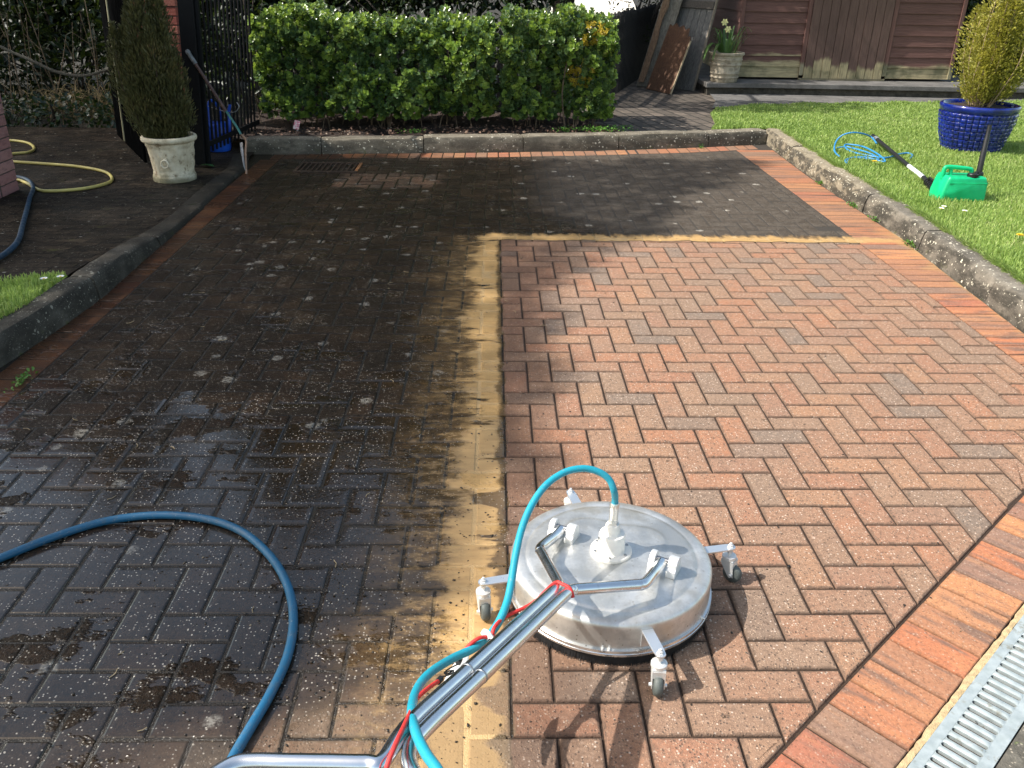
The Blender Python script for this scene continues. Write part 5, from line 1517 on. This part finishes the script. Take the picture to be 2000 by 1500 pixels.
def rope():
    P = [(-5.2, 7.75, .98), (-4.95, 7.72, .80), (-4.56, 7.66, .635), (-4.34, 7.63, .545), (-4.09, 7.6, .515), (-3.84, 7.57, .575), (-3.6, 7.5, .68)]
    sp = spline(P, 14); mb = MB()
    for k in range(3):
        q = []
        for i, v in enumerate(sp):
            a = i*.9+k*2*math.pi/3; q.append(v+Vector((0, math.cos(a)*.008, math.sin(a)*.008)))
        mb.tube(q, .0085, 6)
    tag(mb.build('rope', plain('old_rope', (.075, .07, .052), .9, 0, .4, 60), smooth=True), 'slack grey rope hanging in front of the dark undergrowth', 'rope')
    for x, y, lb in ((-5.25, 7.78, 'dark wooden post at the far left end of the slack rope'),):
        r = thing('rope_post', (x, y, 0), lb, 'post')
        MB().box((x, y, .55), (.10, .10, 1.2)).build('shaft', wood('dark_post', (.03, .025, .018), (.07, .055, .04), 2), r, bevel=.006)
rope()

def back_fence():
    # black pickets behind the hedge
    def run(a, b, h, label, step=.085):
        a, b = Vector(a), Vector(b); d = (b-a).normalized(); L = (b-a).length; n = Vector((-d.y, d.x, 0))
        root = thing('picket_fence', a, label, 'fence')
        pk = MB(); rnd = random.Random(6); s = 0
        while s < L:
            p = a+d*s; hh = h+rnd.uniform(-.02, .02); w_ = .058
            pk.prism([p-d*w_/2, p+d*w_/2, p+d*w_/2+Vector((0, 0, hh-.05)), p+Vector((0, 0, hh)), p-d*w_/2+Vector((0, 0, hh-.05))], n*.016)
            s += step
        pk.build('pickets', wood('black_picket', (.003, .003, .0035), (.008, .0075, .007), 2), root)
        mr = wood('black_rail', (.003, .003, .0035), (.008, .0075, .007), 0)
        for z in (.25, h*.62, h-.18): MB().prism([a+Vector((0, 0, z))+n*.017, b+Vector((0, 0, z))+n*.017, b+Vector((0, 0, z+.06))+n*.017, a+Vector((0, 0, z+.06))+n*.017], n*.035).build('rail', mr, root)
    run((-2.35, 8.55, .05), (1.05, 8.75, .05), .90, 'black picket fence running behind the leafy hedge')
    run((1.12, 8.76, .05), (2.55, 13.2, .05), 1.02, 'black picket fence running back beside the leaning boards', .10)
back_fence()

# ------------------------------------------------------------------ the hedge
def hedge(x0, x1, root, nshoot, mats, seed):
    r = np.random.default_rng(seed)
    y0, y1, zb, zt = 6.98, 7.92, .22, 1.06
    # soft box: random points pushed to the surface of a rounded block with lumps
    P, D = [], []
    k = 0
    while k < nshoot:
        u_ = r.uniform(-1, 1, 3); face = r.choice(4, p=[.52, .30, .10, .08])
        x = x0+(x1-x0)*(u_[0]*.5+.5); y = y0+(y1-y0)*(u_[1]*.5+.5); z = zb+(zt-zb)*(u_[2]*.5+.5)
        sl = .16*(x+2.3)/3.5                                     # runs slightly away to the right
        lump = .05*math.sin(x*5.1+z*3)+.06*math.sin(x*2.3-z*6.0)+.05*math.sin(x*11+z*9+2*math.sin(z*7))+.03*math.sin(x*23-z*17)
        zt_ = zt+.05*math.sin(x*3.1+1)+.03*math.sin(x*9)+(.06 if x > .6 else 0)
        d_in = abs(r.normal(0, .050))
        if face == 0:
            y = y0-lump+d_in; n = (0, -1, .45)
            if z < zb+.12: y += (zb+.12-z)*.9
            if z > zt-.14: y += (z-zt+.14)*.7
        elif face == 1: z = zt_-lump*.5-d_in+(0 if r.random() > .06 else .07); n = (0, -.35, 1)
        elif face == 2: x = (x0-lump*.6+d_in) if r.random() < .5 else (x1+lump*.6-d_in); n = (-1 if x < (x0+x1)/2 else 1, -.3, .4)
        else: y = y1; n = (0, 1, .5)
        P.append((x, y+sl, z)); D.append(n); k += 1
    P, D = np.array(P), np.array(D, float)
    D /= np.linalg.norm(D, axis=1, keepdims=True)
    D = D+r.normal(0, .38, D.shape); D[:, 2] += .25; D /= np.linalg.norm(D, axis=1, keepdims=True)
    Vs = {0: [], 1: [], 2: []}
    kind = r.random(nshoot); grp = np.where(kind < .60, 0, 1)
    # sprigs that have gone yellow near the right end
    for (sx, sz, sr) in ((.86, .98, .10), (.78, .62, .13), (.95, 1.02, .06)):
        grp[((P[:, 0]-sx)**2+(P[:, 2]-sz)**2 < sr*sr) & (P[:, 1] < 7.6) & (r.random(nshoot) < .75)] = 2
    for gi in (0, 1, 2):
        Q, E = P[grp == gi], D[grp == gi]
        if not len(Q): continue
        parts = []
        for ring, (n_l, spread, sz, dz) in enumerate(((5, 1.15, .050, -.014), (4, .70, .042, .008), (2, .28, .031, .020))):
            for q in range(n_l):
                a = q*2*math.pi/n_l+ring*.7+r.uniform(0, .5, len(Q))
                X = np.cross(E, np.array([.13, .22, .97])); X /= np.linalg.norm(X, axis=1, keepdims=True); Y = np.cross(E, X)
                L = E+(X*np.cos(a)[:, None]+Y*np.sin(a)[:, None])*spread
                L += r.normal(0, .12, L.shape)
                s = sz*r.uniform(.75, 1.2, len(Q))*(.85 if gi == 2 else 1)
                # leaf faces look outwards along the shoot
                Ln = L/np.linalg.norm(L, axis=1, keepdims=True)
                N = E-Ln*(np.sum(E*Ln, 1))[:, None]; N /= np.maximum(1e-6, np.linalg.norm(N, axis=1, keepdims=True)); Xl = np.cross(Ln, N)
                w_ = .98 if gi != 2 else .5
                V = (Q+E*dz)[:, None, :]+s[:, None, None]*(LEAF[None, :, 0, None]*w_*Xl[:, None, :]+LEAF[None, :, 1, None]*Ln[:, None, :]+LEAF[None, :, 2, None]*N[:, None, :])
                parts.append((V.reshape(-1, 3), (LEAF_T[None]+(np.arange(len(Q))*7)[:, None, None]).reshape(-1, 3)))
        V, F = join_np(parts)
        np_mesh(('foliage', 'young_foliage', 'yellow_foliage')[gi], V, F, mats[gi], root)
    # leaves filling the inside, coloured dark for the shade in there
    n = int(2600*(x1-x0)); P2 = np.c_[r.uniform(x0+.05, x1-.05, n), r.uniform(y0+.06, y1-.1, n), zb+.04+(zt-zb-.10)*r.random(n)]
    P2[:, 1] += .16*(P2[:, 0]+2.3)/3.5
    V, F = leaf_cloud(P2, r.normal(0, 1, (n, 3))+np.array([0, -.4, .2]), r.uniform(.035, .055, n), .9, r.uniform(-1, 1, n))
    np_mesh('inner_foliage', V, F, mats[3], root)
    st = MB(); rd = random.Random(seed)
    for _ in range(int(20*(x1-x0))):
        x = rd.uniform(x0+.08, x1-.08); y = rd.uniform(7.08, 7.7)+.16*(x+2.3)/3.5; b = Vector((x, y, .08)); t = Vector((x+rd.uniform(-.15, .15), y+rd.uniform(-.1, .1), rd.uniform(.5, .95)))
        st.tube(spline([b, b.lerp(t, .5)+Vector((rd.uniform(-.05, .05), rd.uniform(-.03, .03), 0)), t], 4), rd.uniform(.004, .009), 6, taper=.5)
    st.build('stems', plain('hedge_stem', (.14, .10, .065), .85, 0, .4, 40), root, smooth=True)
HM = [leaf_mat('glossy_leaf', [(0, (.034, .070, .027)), (.45, (.075, .138, .048)), (.8, (.14, .215, .072)), (1, (.24, .31, .11))], .27, .22, (.34, .44, .05)),
      leaf_mat('young_leaf', [(0, (.12, .21, .045)), (.5, (.22, .33, .065)), (.85, (.35, .46, .10)), (1, (.54, .60, .16))], .27, .30, (.46, .62, .05)),
      leaf_mat('yellow_leaf', [(0, (.30, .26, .03)), (.5, (.52, .40, .04)), (1, (.62, .46, .08))], .35, .3, (.6, .5, .05)),
      leaf_mat('shaded_leaf', [(0, (.005, .014, .006)), (.6, (.012, .030, .009)), (1, (.024, .05, .012))], .4, .1)]
rt_ = thing('hedge', (-1.2, 7.4, .1), 'longer clipped glossy green hedge on the left above the back kerb', 'hedge', 'hedges behind the back kerb')
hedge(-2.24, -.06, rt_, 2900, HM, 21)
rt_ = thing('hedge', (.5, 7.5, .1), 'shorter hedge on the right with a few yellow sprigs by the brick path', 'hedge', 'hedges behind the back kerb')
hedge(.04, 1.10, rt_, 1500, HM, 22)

def litter():
    """dead leaves, bark and small weeds on the bed"""
    n = 900; P = np.c_[RNG.uniform(-2.3, 1.2, n), RNG.uniform(0, .42, n)**1.0, np.zeros(n)]
    P[:, 1] += np.array([back_y(a) for a in P[:, 0]])+.17; P[:, 2] = .125+RNG.uniform(0, .02, n)
    V, F = leaf_cloud(P, np.c_[RNG.normal(0, 1, (n, 2)), RNG.normal(.15, .25, n)], RNG.uniform(.012, .042, n), .7, RNG.uniform(-1.2, 1.2, n))
    m = leaf_mat('dead_leaf', [(0, (.05, .025, .015)), (.5, (.13, .07, .045)), (.85, (.24, .15, .10)), (1, (.50, .42, .32))], .8, 0)
    tag(np_mesh('leaf_litter', V, F, m), 'dead brown leaves scattered on the soil under the hedge', 'leaf litter', kind='stuff')
    parts = []
    for cx, cy, rr, k in ((2.565, 5.45, .030, 40), (2.570, 4.75, .045, 70), (2.565, 4.35, .03, 40), (2.555, 3.78, .05, 60), (-1.93, 1.78, .05, 60), (1.95, 6.95, .03, 30)):
        Q = np.c_[RNG.normal(cx, .010, k), RNG.normal(cy, rr, k), RNG.uniform(.0, .022, k)]
        parts.append(leaf_cloud(Q, np.c_[RNG.normal(-.3, 1, k), RNG.normal(0, 1, k), RNG.uniform(.3, 1.2, k)], RNG.uniform(.010, .024, k), .8, RNG.uniform(-.6, .6, k)))
    for cx, cy, rr, k in ((.92, 7.05, .14, 260), (1.12, 7.12, .12, 200), (-.80, 6.80, .07, 70), (.62, 7.0, .06, 60)):
        Q = np.c_[RNG.normal(cx, rr*.8, k), RNG.normal(cy, rr*.3, k), RNG.uniform(.13, .17, k)]
        Q[:, 1] = np.maximum(Q[:, 1], np.array([back_y(a) for a in Q[:, 0]])+.16)
        parts.append(leaf_cloud(Q, np.c_[RNG.normal(0, 1, (k, 2)), RNG.uniform(.1, .8, k)], RNG.uniform(.014, .026, k), 1.0, RNG.uniform(-.6, .6, k)))
    V, F = join_np(parts)
    tag(np_mesh('weeds', V, F, leaf_mat('weed_leaf', [(0, (.05, .14, .02)), (1, (.13, .30, .04))], .5, .3)), 'small bright green creeping weeds along the back kerb', 'weeds', kind='stuff')
litter()

def debris():
    """clods of loosened dirt, grit and bits of twig left lying on the paving"""
    rd = np.random.default_rng(31)
    P = np.concatenate([np.c_[rd.normal(-.40, .24, 1300), rd.uniform(-.1, 1.4, 1300)], np.c_[rd.uniform(-1.9, 0, 1100), rd.uniform(-.1, 6.0, 1100)],
                        np.c_[rd.normal(-.16, .07, 220), rd.uniform(0, 3.9, 220)], np.c_[rd.uniform(.0, 2.2, 420), rd.uniform(.0, 3.8, 420)], np.c_[rd.uniform(0, 2.3, 160), rd.normal(3.95, .05, 160)]])
    P = P[(P[:, 0] > -1.95) & (P[:, 0] < 2.45)]
    n = len(P); R_ = np.minimum(rd.gamma(1.8, .0007, n)+.0007, .0040)
    O = np.array([(1, 0, 0), (-1, 0, 0), (0, 1, 0), (0, -1, 0), (0, 0, 1), (0, 0, -1), (.7, .6, .3), (-.6, .7, .35)], float)
    F8 = np.array([(0, 6, 4), (6, 2, 4), (2, 7, 4), (7, 1, 4), (1, 3, 4), (3, 0, 4), (0, 3, 5), (3, 1, 5), (1, 7, 5), (7, 2, 5), (2, 6, 5), (6, 0, 5)])
    a = rd.uniform(0, 6.28, n); sx, sy, sz = R_*rd.uniform(.7, 1.9, n), R_*rd.uniform(.7, 1.4, n), R_*rd.uniform(.25, .55, n)
    L = O[None]*(1+rd.normal(0, .16, (n, 8, 1)))
    x = L[:, :, 0]*sx[:, None]; y = L[:, :, 1]*sy[:, None]; c, q = np.cos(a)[:, None], np.sin(a)[:, None]
    V = np.stack([P[:, 0, None]+x*c-y*q, P[:, 1, None]+x*q+y*c, .0008+sz[:, None]*.7+L[:, :, 2]*sz[:, None]], 2).reshape(-1, 3)
    F = (F8[None]+(np.arange(n)*8)[:, None, None]).reshape(-1, 3)
    g = G('wet_grit'); rr = g.rnd()
    m = g.fin(g.ramp(rr, [(0, (.010, .008, .006)), (.6, (.030, .020, .012)), (.9, (.06, .042, .026)), (1, (.26, .21, .15))]), .45)
    tag(np_mesh('dirt_clods', V, F, m), 'small dark clods and grit strewn over the half cleaned paving', 'dirt', kind='stuff')
    tw = MB(); r3 = random.Random(44)
    for _ in range(70):
        x, y, t = r3.uniform(-1.9, .3), r3.uniform(0, 5.5), r3.uniform(0, 6.28); L_ = r3.uniform(.012, .04); d = Vector((math.cos(t), math.sin(t), 0))*L_
        p = Vector((x, y, .003)); tw.tube([p, p+d*.5+Vector((-d.y, d.x, 0))*.15, p+d], .0011, 5)
    tag(tw.build('twig_bits', plain('straw_bits', (.34, .26, .15), .8, 0, .4, 30)), 'short pale bits of twig scattered on the wet paving', 'twigs', kind='stuff')
debris()

def edge_grass():
    """longer blades leaning over the kerb from the lawn"""
    rd = np.random.default_rng(77)
    ys = rd.uniform(1.6, 7.2, 9000); xe = np.interp(ys, [0.6, 2.4, 3.94, 5.75, 7.22], [2.615, 2.63, 2.715, 2.73, 2.785])
    P = np.c_[xe+np.abs(rd.normal(0, .02, len(ys)))-.004, ys, np.full(len(ys), .122)]
    keep = (np.sin(ys*7)+np.sin(ys*17.3)+rd.normal(0, .9, len(ys))) > -.4; P = P[keep]; n = len(P)
    D = np.c_[rd.normal(-.75, .35, n), rd.normal(0, .45, n), rd.uniform(.25, .9, n)]
    V, F = leaf_cloud(P, D, rd.uniform(.030, .062, n), .075, rd.uniform(-.5, .5, n), NARROW)
    tag(np_mesh('grass', V, F, M_GRASS), 'longer ragged grass blades hanging over the back of the kerb', 'grass', kind='stuff')
edge_grass()

# ------------------------------------------------------------------ undergrowth, shrubs and trees round the garden
BG = [leaf_mat('shrub_dark', [(0, (.003, .008, .003)), (.5, (.008, .019, .006)), (.85, (.018, .036, .010)), (1, (.05, .08, .024))], .42, .10, None, 1.2, .35),
      leaf_mat('shrub_light', [(0, (.03, .08, .016)), (.5, (.07, .15, .022)), (1, (.14, .24, .04))], .35, .25),
      leaf_mat('ivy', [(0, (.006, .017, .008)), (.6, (.014, .034, .013)), (1, (.05, .09, .035))], .35, .1),
      leaf_mat('canopy', [(0, (.012, .030, .010)), (.6, (.030, .062, .016)), (1, (.055, .095, .022))], .45, .12)]
BARK = plain('bark', (.055, .042, .030), .95, 0, .45, 14, .015, 40)

def blob_leaves(blobs, per, size, width=.55):
    """leaves filling a set of ellipsoids, denser towards their skin"""
    parts = []
    for (cx, cy, cz, rx, ry, rz) in blobs:
        n = int(per*(rx*ry*rz)**(2/3)/.09)
        d = unit(n); r = (RNG.random(n)**.35)[:, None]
        P = np.array([cx, cy, cz])+d*r*np.array([rx, ry, rz])
        D = d*.7+unit(n)*.8+np.array([0, 0, .1])
        parts.append(leaf_cloud(P, D, RNG.uniform(size*.7, size*1.3, n), width, RNG.uniform(-1, 1, n)))
    return join_np(parts)

def shrub(name, loc, blobs, per, size, mat, label, cat, stems=6, group=None, width=.55):
    root = thing(name, loc, label, cat, group)
    V, F = blob_leaves(blobs, per, size, width); np_mesh('foliage', V, F, mat, root)
    st = MB(); rd = random.Random(len(label))
    for _ in range(stems):
        q = rd.choice(blobs); b = Vector(loc)+Vector((rd.uniform(-.15, .15), rd.uniform(-.1, .1), 0)); t = Vector(q[:3])+Vector((rd.uniform(-.3, .3)*q[3], rd.uniform(-.3, .3)*q[4], q[5]*.5))
        st.tube(spline([b, b.lerp(t, .5)+Vector((rd.uniform(-.1, .1), 0, 0)), t], 5), rd.uniform(.010, .02), 7, taper=.4)
    st.build('stems', BARK, root, smooth=True)
    return root

shrub('ivy', (-4.6, 7.95, 0), [(-5.3, 7.9, .12, .7, .25, .17), (-4.5, 7.85, .13, .6, .25, .17), (-3.85, 7.85, .14, .45, .25, .18)], 420, .055, BG[2], 'low dark ivy along the back of the side paving under the rope', 'ivy', 2, width=.9)
shrub('laurel', (-4.0, 8.7, 0), [(-3.95, 8.65, .75, .45, .4, .55), (-4.05, 8.8, 1.35, .5, .4, .5), (-3.75, 8.8, 1.1, .35, .35, .6)], 170, .11, BG[0], 'dark glossy laurel shrub behind the boarded gate', 'shrub', 6, 'shrubs beyond the fences')
shrub('laurel', (-6.2, 8.8, 0), [(-6.3, 8.7, .7, .7, .5, .7), (-5.7, 8.5, .45, .4, .35, .45)], 170, .12, BG[0], 'dark broad-leaved shrub behind the pinkish pillar', 'shrub', 5, 'shrubs beyond the fences')
shrub('privet', (-6.0, 9.2, 0), [(-5.75, 9.0, 1.25, .40, .30, .26), (-6.3, 9.1, 1.45, .45, .4, .35)], 330, .05, BG[1], 'bright green shrub catching the sun at the upper left corner', 'shrub', 5, 'shrubs beyond the fences')
shrub('holly', (-4.9, 9.4, 0), [(-5.6, 8.9, .35, .7, .3, .45), (-4.7, 8.9, .35, .7, .3, .45), (-5.6, 9.3, .5, .7, .4, .6), (-4.7, 9.4, .5, .7, .4, .6), (-4.6, 9.6, 1.3, .9, .5, .7), (-5.6, 9.7, 1.5, .8, .5, .6), (-3.7, 9.5, .5, .6, .4, .6)], 210, .09, BG[0], 'very dark dense evergreen shrubs behind the bare twigs', 'shrub', 6, 'shrubs beyond the fences')
shrub('laurel', (-2.6, 8.1, 0), [(-2.72, 8.05, .55, .28, .22, .5), (-2.55, 8.2, 1.15, .3, .25, .5)], 190, .075, BG[0], 'dark shrub seen through the bars of the railed gate', 'shrub', 5, 'shrubs beyond the fences')
shrub('yew', (-.6, 9.6, 0), [(-1.8, 9.6, .9, .8, .5, .9), (-.5, 9.7, 1.0, .8, .5, .9), (.45, 9.5, .75, .6, .5, .55)], 170, .07, BG[0], 'dark evergreen shrubs filling the space behind the picket fence', 'shrub', 8, 'shrubs beyond the fences')
shrub('cotoneaster', (1.75, 12.0, 0), [(2.5, 13.4, 1.35, .8, .5, .8), (3.0, 13.0, 1.6, .6, .4, .6), (1.95, 12.2, .6, .3, .5, .4)], 200, .07, BG[0], 'dark shrub behind the leaning boards', 'shrub', 8, 'shrubs beyond the fences')
shrub('laurel', (6.5, 11.4, 0), [(6.6, 11.5, .85, .50, .5, .7), (6.9, 11.3, 1.5, .6, .5, .6), (7.6, 11.4, .9, .6, .5, .8)], 190, .07, BG[0], 'dark shrub between the shed corner and the golden conifer', 'shrub', 6, 'shrubs beyond the fences')

def twigs():
    """dead stems and dry grass in the gap behind the rope"""
    root = thing('brushwood', (-4.6, 8.2, 0), 'tangle of bare pale twigs and dry stems behind the rope', 'brushwood')
    rd = random.Random(12); a, b = MB(), MB()
    for _ in range(30):
        x = rd.uniform(-5.5, -3.7); y = rd.uniform(7.95, 8.6); h = rd.uniform(.35, 1.5)
        p = Vector((x, y, 0)); q = p+Vector((rd.uniform(-.35, .35), rd.uniform(-.2, .2), h))
        a.tube(spline([p, p.lerp(q, .5)+Vector((rd.uniform(-.07, .07), 0, 0)), q], 5), rd.uniform(.003, .009), 6, taper=.35)
        if rd.random() < .6:
            c = p.lerp(q, rd.uniform(.35, .8)); a.tube([c, c+Vector((rd.uniform(-.25, .25), rd.uniform(-.1, .1), rd.uniform(.08, .3)))], .004, 5, taper=.4)
    a.build('dead_stems', plain('pale_twig', (.16, .115, .068), .85, 0, .5, 30), root, smooth=True)
    for _ in range(420):
        x = rd.gauss(-4.35, .36); y = rd.uniform(7.9, 8.3); p = Vector((x, y, rd.uniform(.03, .3))); d = Vector((rd.gauss(0, 1), rd.gauss(0, .6), rd.gauss(.35, .5))).normalized()*rd.uniform(.08, .26)
        s = Vector((d.z, 0, -d.x)).normalized()*.0022; m = p+d*.6+Vector((0, 0, .01))
        b.add([p-s, p+s, m+s, m-s], [(0, 1, 2, 3)]); b.add([m-s, m+s, p+d+Vector((0, 0, -.03))], [(0, 1, 2)])
    b.build('dry_grass', plain('straw', (.30, .22, .10), .85, 0, .4, 20), root)
twigs()

def bramble():
    root = thing('bramble', (-2.28, 7.6, .1), 'thin bare arching stems at the left end of the hedge', 'bramble')
    m = MB()
    for pts in ([(-2.36, 7.5, .1), (-2.40, 7.5, .5), (-2.33, 7.5, .85), (-2.20, 7.5, 1.3)], [(-2.34, 7.5, .82), (-2.24, 7.5, .92), (-2.16, 7.5, .98)], [(-2.42, 7.6, .1), (-2.30, 7.6, .4), (-2.36, 7.6, .75), (-2.28, 7.6, 1.05), (-2.12, 7.6, 1.15)]):
        m.tube(spline(pts, 6), .004, 6, taper=.6)
    m.build('stems', plain('grey_stem', (.20, .16, .12), .85, 0, .3, 30), root, smooth=True)
bramble()

def tree(label, base, height, blobs, per, size, mat, r=.16, group='trees round the garden', kind='broadleaf_tree', top=None):
    root = thing(kind, base, label, 'tree', group)
    V, F = blob_leaves(blobs, per, size); np_mesh('crown', V, F, mat, root)
    b = Vector(base); t = Vector(top) if top else b+Vector((.2, .1, height))
    sp = spline([b, b.lerp(t, .35)+Vector((.08, .05, 0)), b.lerp(t, .7)+Vector((-.08, 0, 0)), t], 8)
    m = MB(); m.tube(sp, r, 14, taper=.3)
    m.build('trunk', BARK, root, smooth=True)
    lm = MB(); rd = random.Random(int(abs(base[0])*100))
    for q in blobs:
        s = sp[int(len(sp)*rd.uniform(.4, .9))-1]; e = Vector(q[:3])
        lm.tube(spline([s, s.lerp(e, .5)+Vector((0, 0, .15)), e], 6), r*.35, 8, taper=.25)
    lm.build('limbs', BARK, root, smooth=True)
    return root

# tall evergreens behind the garden: they shade the shed and darken the wet paving's reflections
def conifer_blobs(x, y, z0, z1, r):
    out = []; n = int((z1-z0)/.8)+1
    for i in range(n):
        t = i/max(1, n-1); z = z0+(z1-z0)*t; rr = r*(1-.72*t)+.2
        for k in range(3):
            a = k*2.1+i*1.3; out.append((x+rr*.45*math.cos(a), y+rr*.45*math.sin(a), z, rr*.7, rr*.7, .6))
    return out
for (x, y, z0, z1, r, lb) in ((-6.4, 11.6, .9, 6.6, 1.6, 'dark tall evergreen beyond the undergrowth on the left'), (-3.6, 11.8, .8, 7.2, 1.7, 'dark tall evergreen behind the railed gate'), (-.9, 12.0, 1.6, 7.4, 1.8, 'dark tall evergreen behind the hedge'),
                              (4.6, 14.6, 1.6, 6.0, 1.8, 'dark tall evergreen behind the shed'), (8.2, 14.2, .8, 6.2, 1.8, 'dark tall evergreen behind the right end of the shed')):
    tree(lb, (x, y, 0), z1, conifer_blobs(x, y, z0, z1, r), 150, .17, BG[0], .18, kind='conifer_tree')
tree('broad tree left of the shed whose crown shades the shed front', (1.0, 13.8, 0), 5.5, [(.4, 12.6, 4.2, 1.3, 1.2, .9), (-1.0, 11.4, 4.6, 1.2, 1.1, .9), (1.9, 12.2, 3.9, 1.2, 1.1, .9), (1.0, 10.9, 4.4, 1.0, .9, .7), (-.2, 10.2, 4.0, .8, .6, .6), (-2.2, 10.6, 4.8, 1.0, .9, .8), (-.9, 12.3, 3.4, .9, .9, .7), (-2.4, 9.9, 3.4, .6, .5, .5), (-.7, 8.55, 4.2, 1.15, .50, .45)], 190, .15, BG[3], .20)  # last crown clump added out of view to shade the lawn by the path

# unseen tree left of the drive, crown shaped to lay its shade on the paving
def shade_tree():
    base = Vector((-11.6, 3.2, 0))
    root = thing('broadleaf_tree', base, 'large leafy tree standing out of the picture left of the drive, its crown shaped to cast the shade', 'tree', 'trees round the garden')
    EDGE = [(2.6, 6.42), (2.23, 6.06), (1.75, 5.4), (1.35, 4.76), (1.1, 4.25), (.84, 3.84), (.50, 3.35), (.30, 2.95), (.20, 2.60), (.26, 2.03), (.12, 1.62), (.12, 1.28), (-.04, 1.0), (-.05, .72), (-.20, .40), (-.5, .20), (-.85, .05), (-1.5, -.25), (-2.6, -.6), (-7.5, -1.2), (-7.5, 9.5), (-3.6, 9.4), (-3.0, 7.7), (-2.75, 6.8), (-2.3, 6.5), (-1.0, 6.32), (.4, 6.28), (1.4, 6.36)]  # shade outline on the ground, stretched to darken the gate and undergrowth too
    n = 90000; Q = np.c_[RNG.uniform(-7.5, 2.7, n), RNG.uniform(-1.3, 9.6, n)]
    wob = np.c_[.07*np.sin(Q[:, 1]*9+np.sin(Q[:, 0]*6)), .07*np.sin(Q[:, 0]*8+np.sin(Q[:, 1]*7))]
    Q = Q[_in(Q+wob, EDGE)]
    # keep some chinks of sky
    hole = np.sin(Q[:, 0]*3.1+1.3)*np.sin(Q[:, 1]*2.7+.4)+.6*np.sin(Q[:, 0]*7.3+Q[:, 1]*5.1)
    Q = Q[(hole < 1.45) | (RNG.random(len(Q)) < .5)]
    n = len(Q); s = np.array(SUN_DIR)
    h = 9.8+1.5*np.sin(Q[:, 0]*.9)*np.cos(Q[:, 1]*.8)+RNG.uniform(-.8, .8, n)
    P = np.c_[Q, np.zeros(n)]+s[None]*(h/s[2])[:, None]
    V, F = leaf_cloud(P, unit(n)+np.array([0, 0, -.1]), RNG.uniform(.08, .15, n), .6, RNG.uniform(-1.5, 1.5, n))
    np_mesh('crown', V, F, BG[3], root)
    t = Vector((-12.0, 3.0, 9.2)); m = MB(); m.tube(spline([base, Vector((-11.5, 3.1, 2.6)), Vector((-11.8, 3.0, 6)), t], 8), .30, 16, taper=.5); m.build('trunk', BARK, root, smooth=True)
    lm = MB(); rd = random.Random(2)
    for k in range(26):
        e = Vector(P[rd.randrange(n)]); s0 = base.lerp(t, rd.uniform(.55, 1)); lm.tube(spline([s0, s0.lerp(e, .5)+Vector((0, 0, .3)), e], 6), .09, 8, taper=.2)
    lm.build('limbs', BARK, root, smooth=True)
shade_tree()

# sunlit pale road far beyond, seen through a gap over the hedge
sheet('road', [(1.15, 17), (3.3, 17), (9.0, 60), (3.6, 60)], -.05, plain('pale_concrete_road', (.62, .58, .50), .9, 0, .12, .5))
